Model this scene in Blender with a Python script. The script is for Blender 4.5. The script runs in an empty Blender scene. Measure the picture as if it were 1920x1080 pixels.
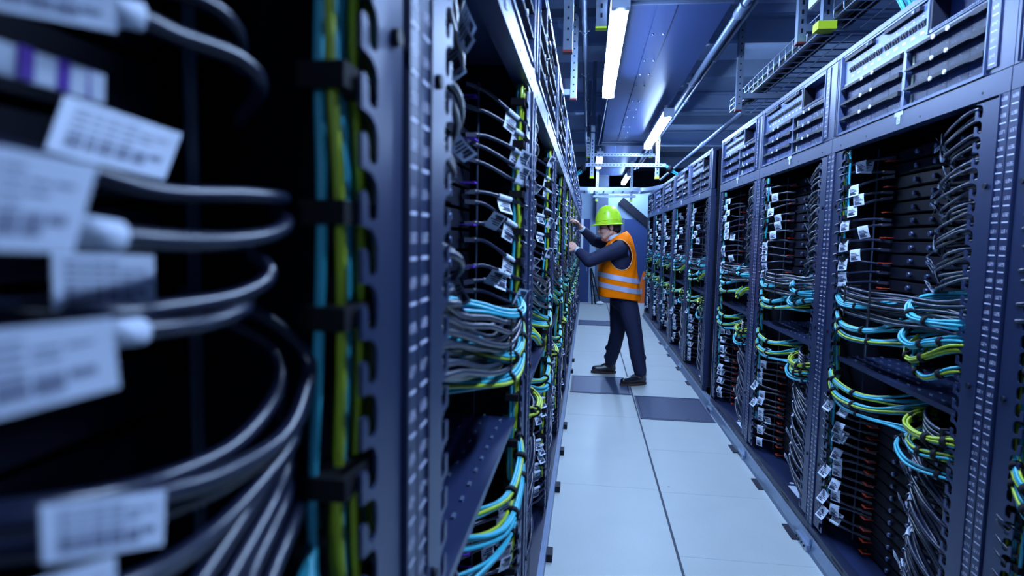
import bpy, bmesh, math, random
from mathutils import Vector, Matrix, Quaternion
random.seed(7)
PI = math.pi
SC = bpy.context.scene
COL = SC.collection

# ------------------------------------------------------------------ camera, world, exposure
cam_data = bpy.data.cameras.new('camera')
cam = bpy.data.objects.new('camera', cam_data)
COL.objects.link(cam)
cam_data.sensor_width = 36.0
cam_data.lens = 1140.0 / 1920.0 * 36.0
cam_data.clip_start = 0.02
cam_data.clip_end = 100
cam_r = Vector((0.992, 0.124, 0.020)); cam_d = Vector((0.030, -0.080, -0.996)); cam_f = Vector((-0.122, 0.989, -0.083))
cam_f.normalize(); cam_d = (cam_d - cam_f * cam_d.dot(cam_f)).normalized(); cam_r = cam_d.cross(cam_f).normalized()
M = Matrix((cam_r, -cam_d, -cam_f)).transposed().to_4x4()
M.translation = Vector((0, 0, 1.45))
cam.matrix_world = M
cam_data.dof.use_dof = True
cam_data.dof.focus_distance = 4.6
cam_data.dof.aperture_fstop = 3.6
SC.camera = cam

world = bpy.data.worlds.new('world'); SC.world = world
world.use_nodes = True
wb = world.node_tree.nodes['Background']
wb.inputs[0].default_value = (0.10, 0.22, 0.62, 1); wb.inputs[1].default_value = 0.10
SC.view_settings.view_transform = 'Standard'
SC.view_settings.look = 'None'
SC.view_settings.exposure = 0.0
SC.view_settings.gamma = 1.0
SC.view_settings.use_curve_mapping = False
LIGHT = (0.44, 0.64, 1.0)
LAMP_POWER = 128.0

# ------------------------------------------------------------------ materials
MATS = {}
def mat(name, col, rough=0.5, metal=0.0, spec=0.5, noise=0.12, scale=30.0, emit=None, es=0.0, coat=0.0, alpha=1.0, bump=0.0, trans=0.0, space='Object'):
    if name in MATS: return MATS[name]
    m = bpy.data.materials.new(name); m.use_nodes = True
    nt = m.node_tree; b = nt.nodes['Principled BSDF']
    b.inputs['Base Color'].default_value = (*col, 1)
    b.inputs['Roughness'].default_value = rough
    b.inputs['Metallic'].default_value = metal
    b.inputs['Specular IOR Level'].default_value = spec
    if coat:
        b.inputs['Coat Weight'].default_value = coat; b.inputs['Coat Roughness'].default_value = 0.36; b.inputs['Coat IOR'].default_value = 1.7; b.inputs['Coat Tint'].default_value = (0.72, 0.82, 1.0, 1)
    if trans: b.inputs['Transmission Weight'].default_value = trans
    if emit:
        b.inputs['Emission Color'].default_value = (*emit, 1); b.inputs['Emission Strength'].default_value = es
    if noise > 0:
        tc = nt.nodes.new('ShaderNodeTexCoord'); n = nt.nodes.new('ShaderNodeTexNoise')
        n.inputs['Scale'].default_value = scale; n.inputs['Detail'].default_value = 4
        nt.links.new(tc.outputs[space], n.inputs['Vector'])
        mx = nt.nodes.new('ShaderNodeMix'); mx.data_type = 'RGBA'
        mx.inputs[6].default_value = (*[c * (1 - noise) for c in col], 1)
        mx.inputs[7].default_value = (*[min(1, c * (1 + noise)) for c in col], 1)
        nt.links.new(n.outputs['Fac'], mx.inputs[0]); nt.links.new(mx.outputs[2], b.inputs['Base Color'])
        if bump:
            bp = nt.nodes.new('ShaderNodeBump'); bp.inputs['Strength'].default_value = bump; bp.inputs['Distance'].default_value = 0.01
            nt.links.new(n.outputs['Fac'], bp.inputs['Height']); nt.links.new(bp.outputs[0], b.inputs['Normal'])
    MATS[name] = m
    return m

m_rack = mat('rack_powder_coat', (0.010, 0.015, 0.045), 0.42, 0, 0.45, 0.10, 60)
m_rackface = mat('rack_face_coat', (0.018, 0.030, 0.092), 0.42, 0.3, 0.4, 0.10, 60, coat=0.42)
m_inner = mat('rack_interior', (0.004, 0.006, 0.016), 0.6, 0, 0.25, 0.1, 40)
m_steel = mat('galvanised_steel', (0.30, 0.38, 0.52), 0.34, 0.75, 0.5, 0.18, 25)
m_steeld = mat('grey_steel', (0.14, 0.19, 0.30), 0.42, 0.5, 0.5, 0.15, 20)
m_print = mat('white_print', (0.72, 0.75, 0.95), 0.6, 0, 0.3, 0.0)
m_paper = mat('tag_paper', (0.62, 0.70, 0.86), 0.55, 0, 0.4, 0.06, 50)
m_ink = mat('tag_ink', (0.03, 0.04, 0.08), 0.6, 0, 0.3, 0.0)
m_cable = mat('black_cable_jacket', (0.012, 0.016, 0.042), 0.28, 0, 0.6, 0.1, 40)
m_plug = mat('black_plug', (0.02, 0.022, 0.04), 0.4, 0, 0.5, 0.1, 40)
m_cyan = mat('cyan_fibre_jacket', (0.04, 0.38, 0.50), 0.38, 0, 0.5, 0.1, 40)
m_lime = mat('lime_fibre_jacket', (0.34, 0.46, 0.02), 0.38, 0, 0.5, 0.1, 40)
m_tie = mat('black_hook_tape', (0.006, 0.006, 0.010), 0.75, 0, 0.2, 0.1, 80)
m_red = mat('red_pull_tab', (0.50, 0.045, 0.02), 0.4, 0, 0.5, 0.05, 40)
m_purple = mat('purple_pull_tab', (0.10, 0.03, 0.40), 0.4, 0, 0.5, 0.05, 40)
m_server = mat('server_black', (0.003, 0.004, 0.012), 0.6, 0, 0.15, 0.1, 50)
m_latch = mat('server_latch', (0.08, 0.10, 0.20), 0.3, 0.6, 0.5, 0.1, 50)
m_chas = mat('switch_bezel', (0.055, 0.085, 0.20), 0.36, 0.25, 0.5, 0.10, 30)
m_chasl = mat('switch_light_panel', (0.065, 0.105, 0.25), 0.42, 0.2, 0.4, 0.10, 30)
m_card = mat('line_card', (0.046, 0.070, 0.185), 0.5, 0.1, 0.3, 0.15, 60)
m_dark = mat('black_plastic', (0.006, 0.008, 0.020), 0.55, 0, 0.25, 0.1, 40)
m_lampd = mat('lamp_diffuser', (0.8, 0.85, 0.95), 0.5, 0, 0.3, 0.0, emit=LIGHT, es=LAMP_POWER)
m_lamph = mat('lamp_housing', (0.35, 0.45, 0.62), 0.45, 0, 0.4, 0.08, 20)
m_floor = None
m_yel = mat('yellow_end_cap', (0.62, 0.80, 0.02), 0.45, 0, 0.4, 0.08, 20)
m_redcap = mat('red_end_cap', (0.20, 0.03, 0.03), 0.5, 0, 0.4, 0.08, 20)
m_wall = mat('end_wall_paint', (0.28, 0.40, 0.56), 0.7, 0, 0.3, 0.05, 3)
m_side = mat('side_wall_paint', (0.10, 0.13, 0.20), 0.8, 0, 0.2, 0.08, 3)
m_door = mat('navy_door_paint', (0.025, 0.055, 0.19), 0.5, 0, 0.4, 0.06, 4)
m_deck = mat('ceiling_deck_painted_shade', (0.030, 0.042, 0.100), 0.7, 0, 0.3, 0.15, 3)  # shade of the deck recesses is put into this darker colour
m_rib = mat('ceiling_metal_painted_lit', (0.42, 0.56, 0.80), 0.55, 0.2, 0.4, 0.12, 3)  # pale tone stands in for light on the lower flanges and beams
m_duct = mat('duct_sheet_metal', (0.032, 0.060, 0.19), 0.36, 0.45, 0.5, 0.15, 2.0)
m_skin = mat('skin', (0.62, 0.34, 0.26), 0.5, 0, 0.4, 0.08, 30)
m_hair = mat('dark_hair', (0.018, 0.014, 0.018), 0.55, 0, 0.4, 0.3, 120)
m_suit = mat('navy_wool', (0.014, 0.018, 0.052), 0.75, 0, 0.25, 0.15, 60)
m_shirt = mat('pale_shirt', (0.50, 0.62, 0.80), 0.7, 0, 0.2, 0.06, 60)
m_vest = mat('orange_vest', (1.0, 0.19, 0.0), 0.7, 0, 0.06, 0.06, 25)
m_band = mat('reflective_band', (0.42, 0.44, 0.62), 0.45, 0.2, 0.5, 0.10, 40)
m_helm = mat('lime_helmet', (0.50, 0.86, 0.03), 0.28, 0, 0.5, 0.03, 8)
m_helmy = mat('helmet_clip', (0.70, 0.75, 0.01), 0.4, 0, 0.5, 0.0)
m_shoe = mat('black_leather', (0.012, 0.012, 0.02), 0.3, 0, 0.6, 0.15, 60)
m_sole = mat('brown_sole', (0.06, 0.035, 0.03), 0.7, 0, 0.3, 0.1, 60)
m_orange = mat('orange_sign', (0.85, 0.16, 0.015), 0.5, 0, 0.4, 0.08, 20)
m_white = mat('white_plastic', (0.75, 0.80, 0.88), 0.45, 0, 0.4, 0.04, 20)
m_grille = mat('grille_dark', (0.016, 0.024, 0.055), 0.45, 0.2, 0.5, 0.15, 60)
m_grillel = mat('grille_slat', (0.060, 0.085, 0.170), 0.45, 0.3, 0.5, 0.15, 60)

def floor_material():
    m = bpy.data.materials.new('raised_floor_tiles'); m.use_nodes = True
    nt = m.node_tree; b = nt.nodes['Principled BSDF']
    tc = nt.nodes.new('ShaderNodeTexCoord')
    n1 = nt.nodes.new('ShaderNodeTexNoise'); n1.inputs['Scale'].default_value = 220; n1.inputs['Detail'].default_value = 6
    n2 = nt.nodes.new('ShaderNodeTexNoise'); n2.inputs['Scale'].default_value = 4; n2.inputs['Detail'].default_value = 5
    nt.links.new(tc.outputs['Object'], n1.inputs['Vector']); nt.links.new(tc.outputs['Object'], n2.inputs['Vector'])
    mx = nt.nodes.new('ShaderNodeMix'); mx.data_type = 'RGBA'
    mx.inputs[6].default_value = (0.42, 0.47, 0.48, 1); mx.inputs[7].default_value = (0.49, 0.535, 0.54, 1)
    nt.links.new(n2.outputs['Fac'], mx.inputs[0])
    mx2 = nt.nodes.new('ShaderNodeMix'); mx2.data_type = 'RGBA'; mx2.blend_type = 'MULTIPLY'
    mx2.inputs[0].default_value = 0.35
    nt.links.new(mx.outputs[2], mx2.inputs[6]); nt.links.new(n1.outputs['Fac'], mx2.inputs[7])
    # small scuff specks
    v = nt.nodes.new('ShaderNodeTexVoronoi'); v.inputs['Scale'].default_value = 2.6
    nt.links.new(tc.outputs['Object'], v.inputs['Vector'])
    lt = nt.nodes.new('ShaderNodeMath'); lt.operation = 'LESS_THAN'; lt.inputs[1].default_value = 0.02
    nt.links.new(v.outputs['Distance'], lt.inputs[0])
    mx3 = nt.nodes.new('ShaderNodeMix'); mx3.data_type = 'RGBA'
    mx3.inputs[7].default_value = (0.10, 0.13, 0.18, 1)
    ml = nt.nodes.new('ShaderNodeMath'); ml.operation = 'MULTIPLY'; ml.inputs[1].default_value = 0.7
    nt.links.new(lt.outputs[0], ml.inputs[0]); nt.links.new(ml.outputs[0], mx3.inputs[0])
    nt.links.new(mx2.outputs[2], mx3.inputs[6])
    nt.links.new(mx3.outputs[2], b.inputs['Base Color'])
    b.inputs['Roughness'].default_value = 0.42; b.inputs['Specular IOR Level'].default_value = 0.35
    return m
m_floor = floor_material()
m_seam = mat('floor_seam', (0.05, 0.065, 0.09), 0.7, 0, 0.2, 0.1, 40)
m_hair_seam = mat('floor_hairline', (0.34, 0.38, 0.40), 0.7, 0, 0.2, 0.1, 40)

# ------------------------------------------------------------------ mesh builder
def smooth_path(pts, n):
    P = [Vector(p) for p in pts]
    if len(P) == 2:
        return [P[0].lerp(P[1], i / (n - 1)) for i in range(n)]
    E = [P[0] * 2 - P[1]] + P + [P[-1] * 2 - P[-2]]
    out = []; segs = len(P) - 1
    for i in range(n):
        t = i / (n - 1) * segs; k = min(int(t), segs - 1); f = t - k
        a, b, c, d = E[k], E[k + 1], E[k + 2], E[k + 3]
        out.append(0.5 * ((2 * b) + (c - a) * f + (2 * a - 5 * b + 4 * c - d) * f * f + (3 * b - a - 3 * c + d) * f ** 3))
    return out

def frames(path):
    n = len(path); T = []
    for i in range(n):
        a = path[max(0, i - 1)]; b = path[min(n - 1, i + 1)]
        t = b - a
        T.append(t.normalized() if t.length > 1e-9 else Vector((0, 0, 1)))
    up = Vector((0, 0, 1)) if abs(T[0].z) < 0.9 else Vector((1, 0, 0))
    N = [(up - T[0] * up.dot(T[0])).normalized()]
    for i in range(1, n):
        v = N[-1] - T[i] * N[-1].dot(T[i])
        N.append(v.normalized() if v.length > 1e-9 else N[-1])
    return T, N, [T[i].cross(N[i]) for i in range(n)]

class MB:
    def __init__(s): s.v = []; s.f = []; s.m = []; s.sm = []
    def add(s, vs, fs, mi=0, smooth=False):
        o = len(s.v); s.v += [tuple(v) for v in vs]
        for f in fs: s.f.append(tuple(o + i for i in f)); s.m.append(mi); s.sm.append(smooth)
    def box(s, x0, x1, y0, y1, z0, z1, mi=0):
        if x0 > x1: x0, x1 = x1, x0
        if y0 > y1: y0, y1 = y1, y0
        if z0 > z1: z0, z1 = z1, z0
        vs = [(x0,y0,z0),(x1,y0,z0),(x1,y1,z0),(x0,y1,z0),(x0,y0,z1),(x1,y0,z1),(x1,y1,z1),(x0,y1,z1)]
        s.add(vs, [(0,3,2,1),(4,5,6,7),(0,1,5,4),(1,2,6,5),(2,3,7,6),(3,0,4,7)], mi)
        return s
    def bar(s, p, q, w, h, mi=0, up=(0, 0, 1)):
        p = Vector(p); q = Vector(q); t = (q - p).normalized(); u = Vector(up)
        if abs(u.dot(t)) > 0.95: u = Vector((1, 0, 0))
        a = t.cross(u).normalized() * (w / 2); b = a.cross(t).normalized() * (h / 2)
        vs = [p - a - b, p + a - b, p + a + b, p - a + b, q - a - b, q + a - b, q + a + b, q - a + b]
        s.add(vs, [(0,3,2,1),(4,5,6,7),(0,1,5,4),(1,2,6,5),(2,3,7,6),(3,0,4,7)], mi)
        return s
    def tube(s, path, r, k=8, mi=0, caps=True):
        T, N, B = frames(path); n = len(path); vs = []; fs = []
        for i in range(n):
            rr = r[i] if isinstance(r, (list, tuple)) else r
            for j in range(k):
                a = 2 * PI * j / k
                vs.append(path[i] + (N[i] * math.cos(a) + B[i] * math.sin(a)) * rr)
        for i in range(n - 1):
            for j in range(k):
                j2 = (j + 1) % k
                fs.append((i * k + j, i * k + j2, (i + 1) * k + j2, (i + 1) * k + j))
        s.add(vs, fs, mi, True)
        if caps:
            o = len(s.v) - n * k
            s.f.append(tuple(o + j for j in reversed(range(k)))); s.m.append(mi); s.sm.append(False)
            s.f.append(tuple(o + (n - 1) * k + j for j in range(k))); s.m.append(mi); s.sm.append(False)
        return s
    def cyl(s, p, q, r, k=12, mi=0, r2=None):
        return s.tube([Vector(p), Vector(q)], [r, r if r2 is None else r2], k, mi)
    def quad(s, a, b, c, d, mi=0):
        s.add([a, b, c, d], [(0, 1, 2, 3)], mi); return s
    def mesh(s, name, mats):
        me = bpy.data.meshes.new(name)
        me.from_pydata(s.v, [], s.f)
        for m in (mats if isinstance(mats, (list, tuple)) else [mats]): me.materials.append(m)
        for i, p in enumerate(me.polygons):
            p.material_index = s.m[i]; p.use_smooth = s.sm[i]
        bm = bmesh.new(); bm.from_mesh(me)
        bmesh.ops.recalc_face_normals(bm, faces=bm.faces[:]); bm.to_mesh(me); bm.free()
        me.update()
        return me

def link(name, me, parent=None, loc=None):
    o = bpy.data.objects.new(name, me); COL.objects.link(o)
    if parent: o.parent = parent
    if loc: o.location = loc
    return o
def tag(o, label=None, cat=None, group=None, kind=None):
    if label: o['label'] = label
    if cat: o['category'] = cat
    if group: o['group'] = group
    if kind: o['kind'] = kind
    return o
def empty(name, loc, label, cat, group=None):
    o = bpy.data.objects.new(name, None); COL.objects.link(o); o.location = loc
    o.empty_display_size = 0.1
    return tag(o, label, cat, group)
def struct(name, mb, mats):
    return tag(link(name, mb.mesh(name, mats)), kind='structure')
def dup(o, loc, label=None, group=None, rot=None, scale=None):
    c = o.copy(); COL.objects.link(c); c.location = loc
    if rot: c.rotation_euler = rot
    if scale: c.scale = scale
    if label: c['label'] = label
    if group: c['group'] = group
    for ch in list(o.children):
        d = ch.copy(); COL.objects.link(d); d.parent = c
        for g in ch.children:
            e = g.copy(); COL.objects.link(e); e.parent = d
    return c

ORD = ['first','second','third','fourth','fifth','sixth','seventh','eighth','ninth','tenth','eleventh','twelfth','thirteenth','fourteenth','fifteenth','sixteenth']

# ------------------------------------------------------------------ layout
XR, XL = 1.10, -0.17
PITCH = 1.2
ZT, ZTOP = 1.93, 2.29
RACKS = []   # side, y0, name, detail
left_names = ['blurred rack at the left edge', 'second left rack', 'third left rack', 'fourth left rack', 'fifth left rack', 'sixth left rack',
              'seventh left rack', 'eighth left rack', 'ninth left rack', 'tenth left rack', 'eleventh left rack', 'twelfth left rack']
for i, n in enumerate(left_names):
    RACKS.append((-1, -0.6 + PITCH * i, n, 'L%d' % i, 2 if i < 3 else (1 if i < 6 else 0)))
right = [('rack cut off at the right edge', 0.6, 2), ('first whole right rack', 1.8, 2), ('second whole right rack', 3.0, 2), ('third whole right rack', 4.2, 2),
         ('first right rack past the gap', 5.78, 1), ('second right rack past the gap', 6.98, 1), ('third right rack past the gap', 8.18, 1),
         ('fourth right rack past the gap', 9.38, 0), ('last right rack past the gap', 10.58, 0)]
for i, (n, y, d) in enumerate(right):
    RACKS.append((1, y, n, 'R' + 'ABCDEFGHI'[i], d))
def XF(side): return XR if side > 0 else XL

# ------------------------------------------------------------------ the setting
mb = MB(); mb.box(-6, 7, -6, 22, -0.05, 0.0)
floor = struct('floor', mb, m_floor)
mb = MB(); mb.box(0.449, 0.461, -6, 13.95, -0.002, 0.0015)
struct('trim_1', mb, m_seam)
mb = MB()
for k in range(-2, 19):
    y = 4.93 - 0.72 * 4 + 0.72 * k
    if y > 13.9: break
    mb.box(0.465, 1.06, y - 0.0008, y + 0.0008, -0.002, 0.0006)
    y2 = y + 0.03
    if k % 2 == 0: mb.box(-0.13, 0.445, y2 - 0.0008, y2 + 0.0008, -0.002, 0.0006)
struct('trim_2', mb, m_hair_seam)
# plinth channels under each row
mb = MB()
mb.add([(1.068, -1, 0.0), (1.078, -1, 0.012), (1.088, -1, 0.055), (1.13, -1, 0.058), (1.13, -1, 0.0)] +
       [(1.068, 5.45, 0.0), (1.078, 5.45, 0.012), (1.088, 5.45, 0.055), (1.13, 5.45, 0.058), (1.13, 5.45, 0.0)],
       [(0,1,6,5),(1,2,7,6),(2,3,8,7),(3,4,9,8),(4,0,5,9),(0,4,3,2,1),(5,6,7,8,9)])
struct('trim_3', mb, m_steel)
mb = MB()
mb.add([(x, 5.40, z) for x, z in ((1.064, 0.0), (1.076, 0.012), (1.086, 0.055), (1.13, 0.058), (1.13, 0.0))] +
       [(x, 11.8, z) for x, z in ((1.064, 0.0), (1.076, 0.012), (1.086, 0.055), (1.13, 0.058), (1.13, 0.0))],
       [(0,1,6,5),(1,2,7,6),(2,3,8,7),(3,4,9,8),(4,0,5,9),(0,4,3,2,1),(5,6,7,8,9)])
struct('trim_4', mb, m_steeld)
mb = MB(); mb.box(-0.20, -0.145, -1, 13.8, 0.0, 0.06)
struct('trim_5', mb, m_steeld)
# dark rubber pads showing through floor cut-outs beside the plinth
PADS_R = [2.02, 3.02, 3.62, 4.24, 6.2, 6.9, 7.7, 8.6]
for i, y in enumerate(PADS_R):
    mb = MB(); mb.box(1.035, 1.066, y, y + 0.16, 0.0, 0.006)
    tag(link('rubber_pad', mb.mesh('rubber_pad', m_dark)), 'black rubber pad, %s along the floor edge by the right racks' % ORD[i], 'pad', 'rubber pads by the right racks')
PADS_L = [2.62, 3.38, 3.98, 4.55, 6.5, 7.1]
for i, y in enumerate(PADS_L):
    mb = MB(); mb.box(-0.145, -0.118, y, y + 0.075, 0.0, 0.035)
    tag(link('floor_clip', mb.mesh('floor_clip', m_dark)), 'dark block on the floor edge, %s along the left racks' % ORD[i], 'clip', 'floor clips by the left racks')
# metal hinge brackets along the right plinth
def bracket(y, label):
    t = empty('plinth_bracket', (1.072, y, 0.0), label, 'bracket', 'silver brackets on the right plinth')
    mb = MB(); mb.box(-0.012, 0.006, 0, 0.16, 0.003, 0.034); mb.box(0.004, 0.02, 0.01, 0.15, 0.03, 0.062)
    link('plate', mb.mesh('bracket_plate', m_steel), t)
    mb = MB()
    for k in range(4): mb.cyl((-0.0125, 0.03 + k * 0.034, 0.019), (-0.016, 0.03 + k * 0.034, 0.019), 0.006, 8)
    link('bolt', mb.mesh('bracket_bolts', m_dark), t)
for i, (y, w) in enumerate([(2.90, 'silver slotted bracket on the plinth below the first whole right rack'), (4.10, 'silver slotted bracket on the plinth below the second whole right rack'),
                            (5.18, 'silver bracket on the plinth below the third whole right rack'), (6.9, 'silver bracket on the plinth of the first right rack past the gap'),
                            (8.1, 'silver bracket on the plinth of the second right rack past the gap')]):
    bracket(y, w)

def grille(x0, x1, y0, y1, label, nsl, diag=True):
    t = empty('floor_grille', (x0, y0, 0.0), label, 'floor grille')
    w, l = x1 - x0, y1 - y0
    mb = MB(); mb.box(0, w, 0, l, 0.0005, 0.003)
    link('base', mb.mesh('grille_base', m_grille), t)
    mb = MB()
    mb.box(0, w, 0, 0.012, 0.003, 0.006); mb.box(0, w, l - 0.012, l, 0.003, 0.006); mb.box(0, 0.012, 0, l, 0.003, 0.006); mb.box(w - 0.012, w, 0, l, 0.003, 0.006)
    link('frame', mb.mesh('grille_frame', m_grillel), t)
    mb = MB()
    for k in range(nsl):
        x = 0.03 + (w - 0.06) * k / (nsl - 1)
        mb.box(x - 0.0035, x + 0.0035, 0.03, l - 0.03, 0.003, 0.006)
    link('slat_grid', mb.mesh('grille_slats', m_grillel), t)
    return t
grille(0.466, 1.058, 4.93, 5.66, 'dark slatted floor grille in front of the third whole right rack', 42)
grille(-0.128, 0.446, 5.68, 6.39, "dark floor grille under the person's feet", 60)
grille(-0.128, 0.446, 10.23, 10.85, 'dark floor grille farthest down the aisle', 60)

# ceiling
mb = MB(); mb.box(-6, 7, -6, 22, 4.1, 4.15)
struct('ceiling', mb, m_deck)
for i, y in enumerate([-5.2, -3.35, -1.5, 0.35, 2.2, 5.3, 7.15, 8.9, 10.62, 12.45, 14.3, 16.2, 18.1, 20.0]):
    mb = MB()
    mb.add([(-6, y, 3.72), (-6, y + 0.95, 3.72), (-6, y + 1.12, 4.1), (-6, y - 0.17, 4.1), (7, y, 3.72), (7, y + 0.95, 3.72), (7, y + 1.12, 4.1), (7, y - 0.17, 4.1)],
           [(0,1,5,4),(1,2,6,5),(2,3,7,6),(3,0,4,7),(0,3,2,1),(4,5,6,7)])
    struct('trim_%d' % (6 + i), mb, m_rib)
for i, y in enumerate([3.2, 6.55, 9.85, 13.2, 17.2]):
    mb = MB(); mb.box(-6, 7, y - 0.09, y + 0.09, 3.42, 3.45); mb.box(-6, 7, y - 0.012, y + 0.012, 3.45, 3.68); mb.box(-6, 7, y - 0.09, y + 0.09, 3.68, 3.71)
    struct('ceiling_beam_%d' % (1 + i), mb, m_rib)
mb = MB(); mb.box(-6.1, -6, -6, 22, 0, 4.15); struct('wall_left', mb, m_side)
mb = MB(); mb.box(7, 7.1, -6, 22, 0, 4.15); struct('wall_right', mb, m_side)
mb = MB(); mb.box(-6, 7, 22, 22.1, 0, 4.15); struct('wall_back', mb, m_side)
mb = MB(); mb.box(-6, 7, -6.1, -6, 0, 4.15); struct('wall_front', mb, m_side)
# partition at the end of the aisle
mb = MB(); mb.box(-2.5, 4.0, 14.02, 14.14, 0, 2.62)
struct('wall_end', mb, m_wall)
mb = MB(); mb.box(-0.45, 0.035, 13.97, 14.02, 0.0, 1.90)
d1 = struct('door_1', mb, m_door)
mb = MB(); mb.box(-0.02, -0.008, 13.955, 13.97, 0.72, 0.90)
link('door_handle', mb.mesh('door_handle', m_steel), d1)
mb = MB(); mb.box(-0.20, -0.115, 13.955, 13.968, 1.16, 1.90)
o = link('notice_board', mb.mesh('notice_board', m_white)); tag(o, 'narrow white panel hung on the navy door at the end of the aisle', 'panel')
mb = MB(); mb.box(0.80, 1.75, 13.97, 14.02, 0.0, 1.91)
struct('door_2', mb, m_door)
mb = MB(); mb.box(0.17, 0.80, 13.99, 14.02, 0.0, 1.93); struct('trim_30', mb, m_side)
mb = MB(); mb.box(0.035, 0.17, 13.985, 14.02, 0.0, 1.90); struct('trim_31', mb, m_wall)
mb = MB(); mb.box(0.16, 0.42, 13.85, 14.01, 1.93, 3.6)
tag(link('roof_post', mb.mesh('roof_post', m_side)), 'dark square column above the end doors, behind the helmet', 'column')
mb = MB(); mb.bar((0.70, 13.968, 2.33), (1.34, 13.968, 1.80), 0.10, 0.17)
tag(link('diagonal_brace', mb.mesh('diagonal_brace', m_dark)), 'dark diagonal beam sloping down to the right on the end wall', 'beam')

# ------------------------------------------------------------------ ceiling lights
def lamp(x, y0, y1, z, label):
    t = empty('ceiling_light', (x, y0, z), label, 'ceiling light', 'strip lights over the aisle')
    L = y1 - y0
    mb = MB()
    prof = [(-0.048, 0.03), (-0.044, -0.002), (-0.026, -0.026), (0.0, -0.032), (0.026, -0.026), (0.044, -0.002), (0.048, 0.03)]
    n = len(prof)
    mb.add([(px, 0.05, pz) for px, pz in prof] + [(px, L - 0.05, pz) for px, pz in prof],
           [(i, i + 1, n + i + 1, n + i) for i in range(n - 1)] + [tuple(range(n)), tuple(range(n, 2 * n))] + [(0, n - 1, 2 * n - 1, n)])
    link('diffuser', mb.mesh('light_diffuser', m_lampd), t)
    mb = MB(); mb.box(-0.052, 0.052, 0.02, L - 0.02, 0.031, 0.062)
    link('housing', mb.mesh('light_housing', m_lamph), t)
    for yy in (0.0, L - 0.05):
        mb = MB(); mb.box(-0.05, 0.05, yy, yy + 0.049, -0.024, 0.0305)
        link('end_cap', mb.mesh('light_end_cap', m_lamph), t)
    for yy in (0.3, L - 0.3):
        mb = MB(); mb.box(-0.015, 0.015, yy - 0.02, yy + 0.02, 0.0625, 0.148)
        link('mounting_clip', mb.mesh('light_clip', m_steel), t)
    return t
lamp(0.135, 3.38, 5.52, 2.70, 'bright strip light nearest the camera, on the left edge of the duct')
lamp(0.760, 6.30, 8.55, 2.70, 'bright strip light on the right of the duct, beyond the first one')
lamp(0.140, 9.30, 10.9, 2.70, 'small bright strip light seen behind the slotted trapeze frame')
lamp(0.760, 12.3, 14.3, 2.72, 'farthest strip light, above the galvanised ladder near the end wall')
lamp(0.760, 0.62, 2.77, 2.70, 'strip light above the aisle, overhead and out of the frame')
lamp(0.135, -5.0, -2.8, 2.70, 'strip light above the aisle, behind the camera')

# ------------------------------------------------------------------ ventilation duct over the aisle
def duct(y0, y1, label, x0=0.16, x1=0.80, z=2.85):
    t = empty('ventilation_duct', (x0, y0, z), label, 'duct', 'flat ducts over the aisle')
    w = x1 - x0; L = y1 - y0; a, b = 0.21 * w / 0.64, 0.33 * w / 0.64
    for (p, q, dz) in ((0.0, a, 0.004), (a + 0.002, b - 0.002, 0.0), (b, w, 0.004)):
        mb = MB(); mb.box(p, q, 0, L, dz, 0.30)
        link('sheet_panel', mb.mesh('duct_sheet_panel', m_duct), t)
    mb = MB(); mb.box(-0.004, w + 0.004, -0.012, 0.0, -0.012, 0.31)
    link('flange', mb.mesh('duct_flange', m_steeld), t)
    mb = MB(); mb.box(-0.004, w + 0.004, L, L + 0.012, -0.008, 0.31)
    link('flange', mb.mesh('duct_flange', m_steeld), t)
    k = 0; y = 0.55
    while y < L - 0.1 and k < 14:
        for xx in (a + 0.025, b - 0.025):
            mb = MB(); mb.cyl((xx, y, -0.0005), (xx, y, -0.010), 0.007, 8)
            link('rivet', mb.mesh('duct_rivet', m_steel), t)
        y += 0.40 if k % 3 else 0.62; k += 1
    mb = MB()
    for y in (0.8, 2.0, 3.0, 4.2):
        if y < L: mb.box(w + 0.001, w + 0.016, y, y + 0.05, 0.0, 0.05)
    link('edge_clip', mb.mesh('duct_edge_clips', m_steel), t)
duct(3.80, 9.05, 'wide flat steel duct above the aisle carrying the nearest strip light')
duct(9.30, 13.6, 'farther flat steel duct seen behind the slotted trapeze frame')
duct(-3.0, 3.72, 'flat steel duct over the camera, above the top of the frame')

# conduits
def pipe(pts, r, label, name='conduit_pipe', m=None, couplers=(), clips=(), cat='pipe', n=2):
    t = empty(name, pts[0], label, cat)
    P0 = Vector(pts[0]); loc = [Vector(p) - P0 for p in pts]
    path = smooth_path(loc, n) if n > 2 else loc
    mb = MB(); mb.tube(path, r, 12)
    link('tube', mb.mesh('pipe_tube', m or m_steeld), t)
    d = (loc[-1] - loc[0])
    for f in couplers:
        c = loc[0] + d * f; e = d.normalized() * 0.10
        mb = MB(); mb.cyl(c - e, c + e, r * 1.35, 14); link('coupler', mb.mesh('pipe_coupler', m_steeld), t)
    for f in clips:
        c = loc[0] + d * f; e = d.normalized() * 0.012
        mb = MB(); mb.cyl(c - e, c + e, r * 1.3, 12); mb.box(c.x - r * 1.9, c.x + r * 1.9, c.y - 0.01, c.y + 0.01, c.z - 0.004, c.z + 0.004)
        mb.box(c.x - 0.006, c.x + 0.006, c.y - 0.006, c.y + 0.006, c.z + r, c.z + r + 0.06)
        link('clip', mb.mesh('pipe_clip', m_steel), t)
    return t
pipe([(0.885, -1.0, 2.86), (0.885, 12.5, 2.86)], 0.026, 'thicker grey conduit running along the right side of the duct', couplers=(0.367,), clips=(0.5, 0.62, 0.75))
pipe([(0.95, -1.0, 2.88), (0.95, 12.5, 2.88)], 0.016, 'thinner grey conduit beside the thicker one, right of the duct', clips=(0.45, 0.56, 0.68, 0.8))
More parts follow.
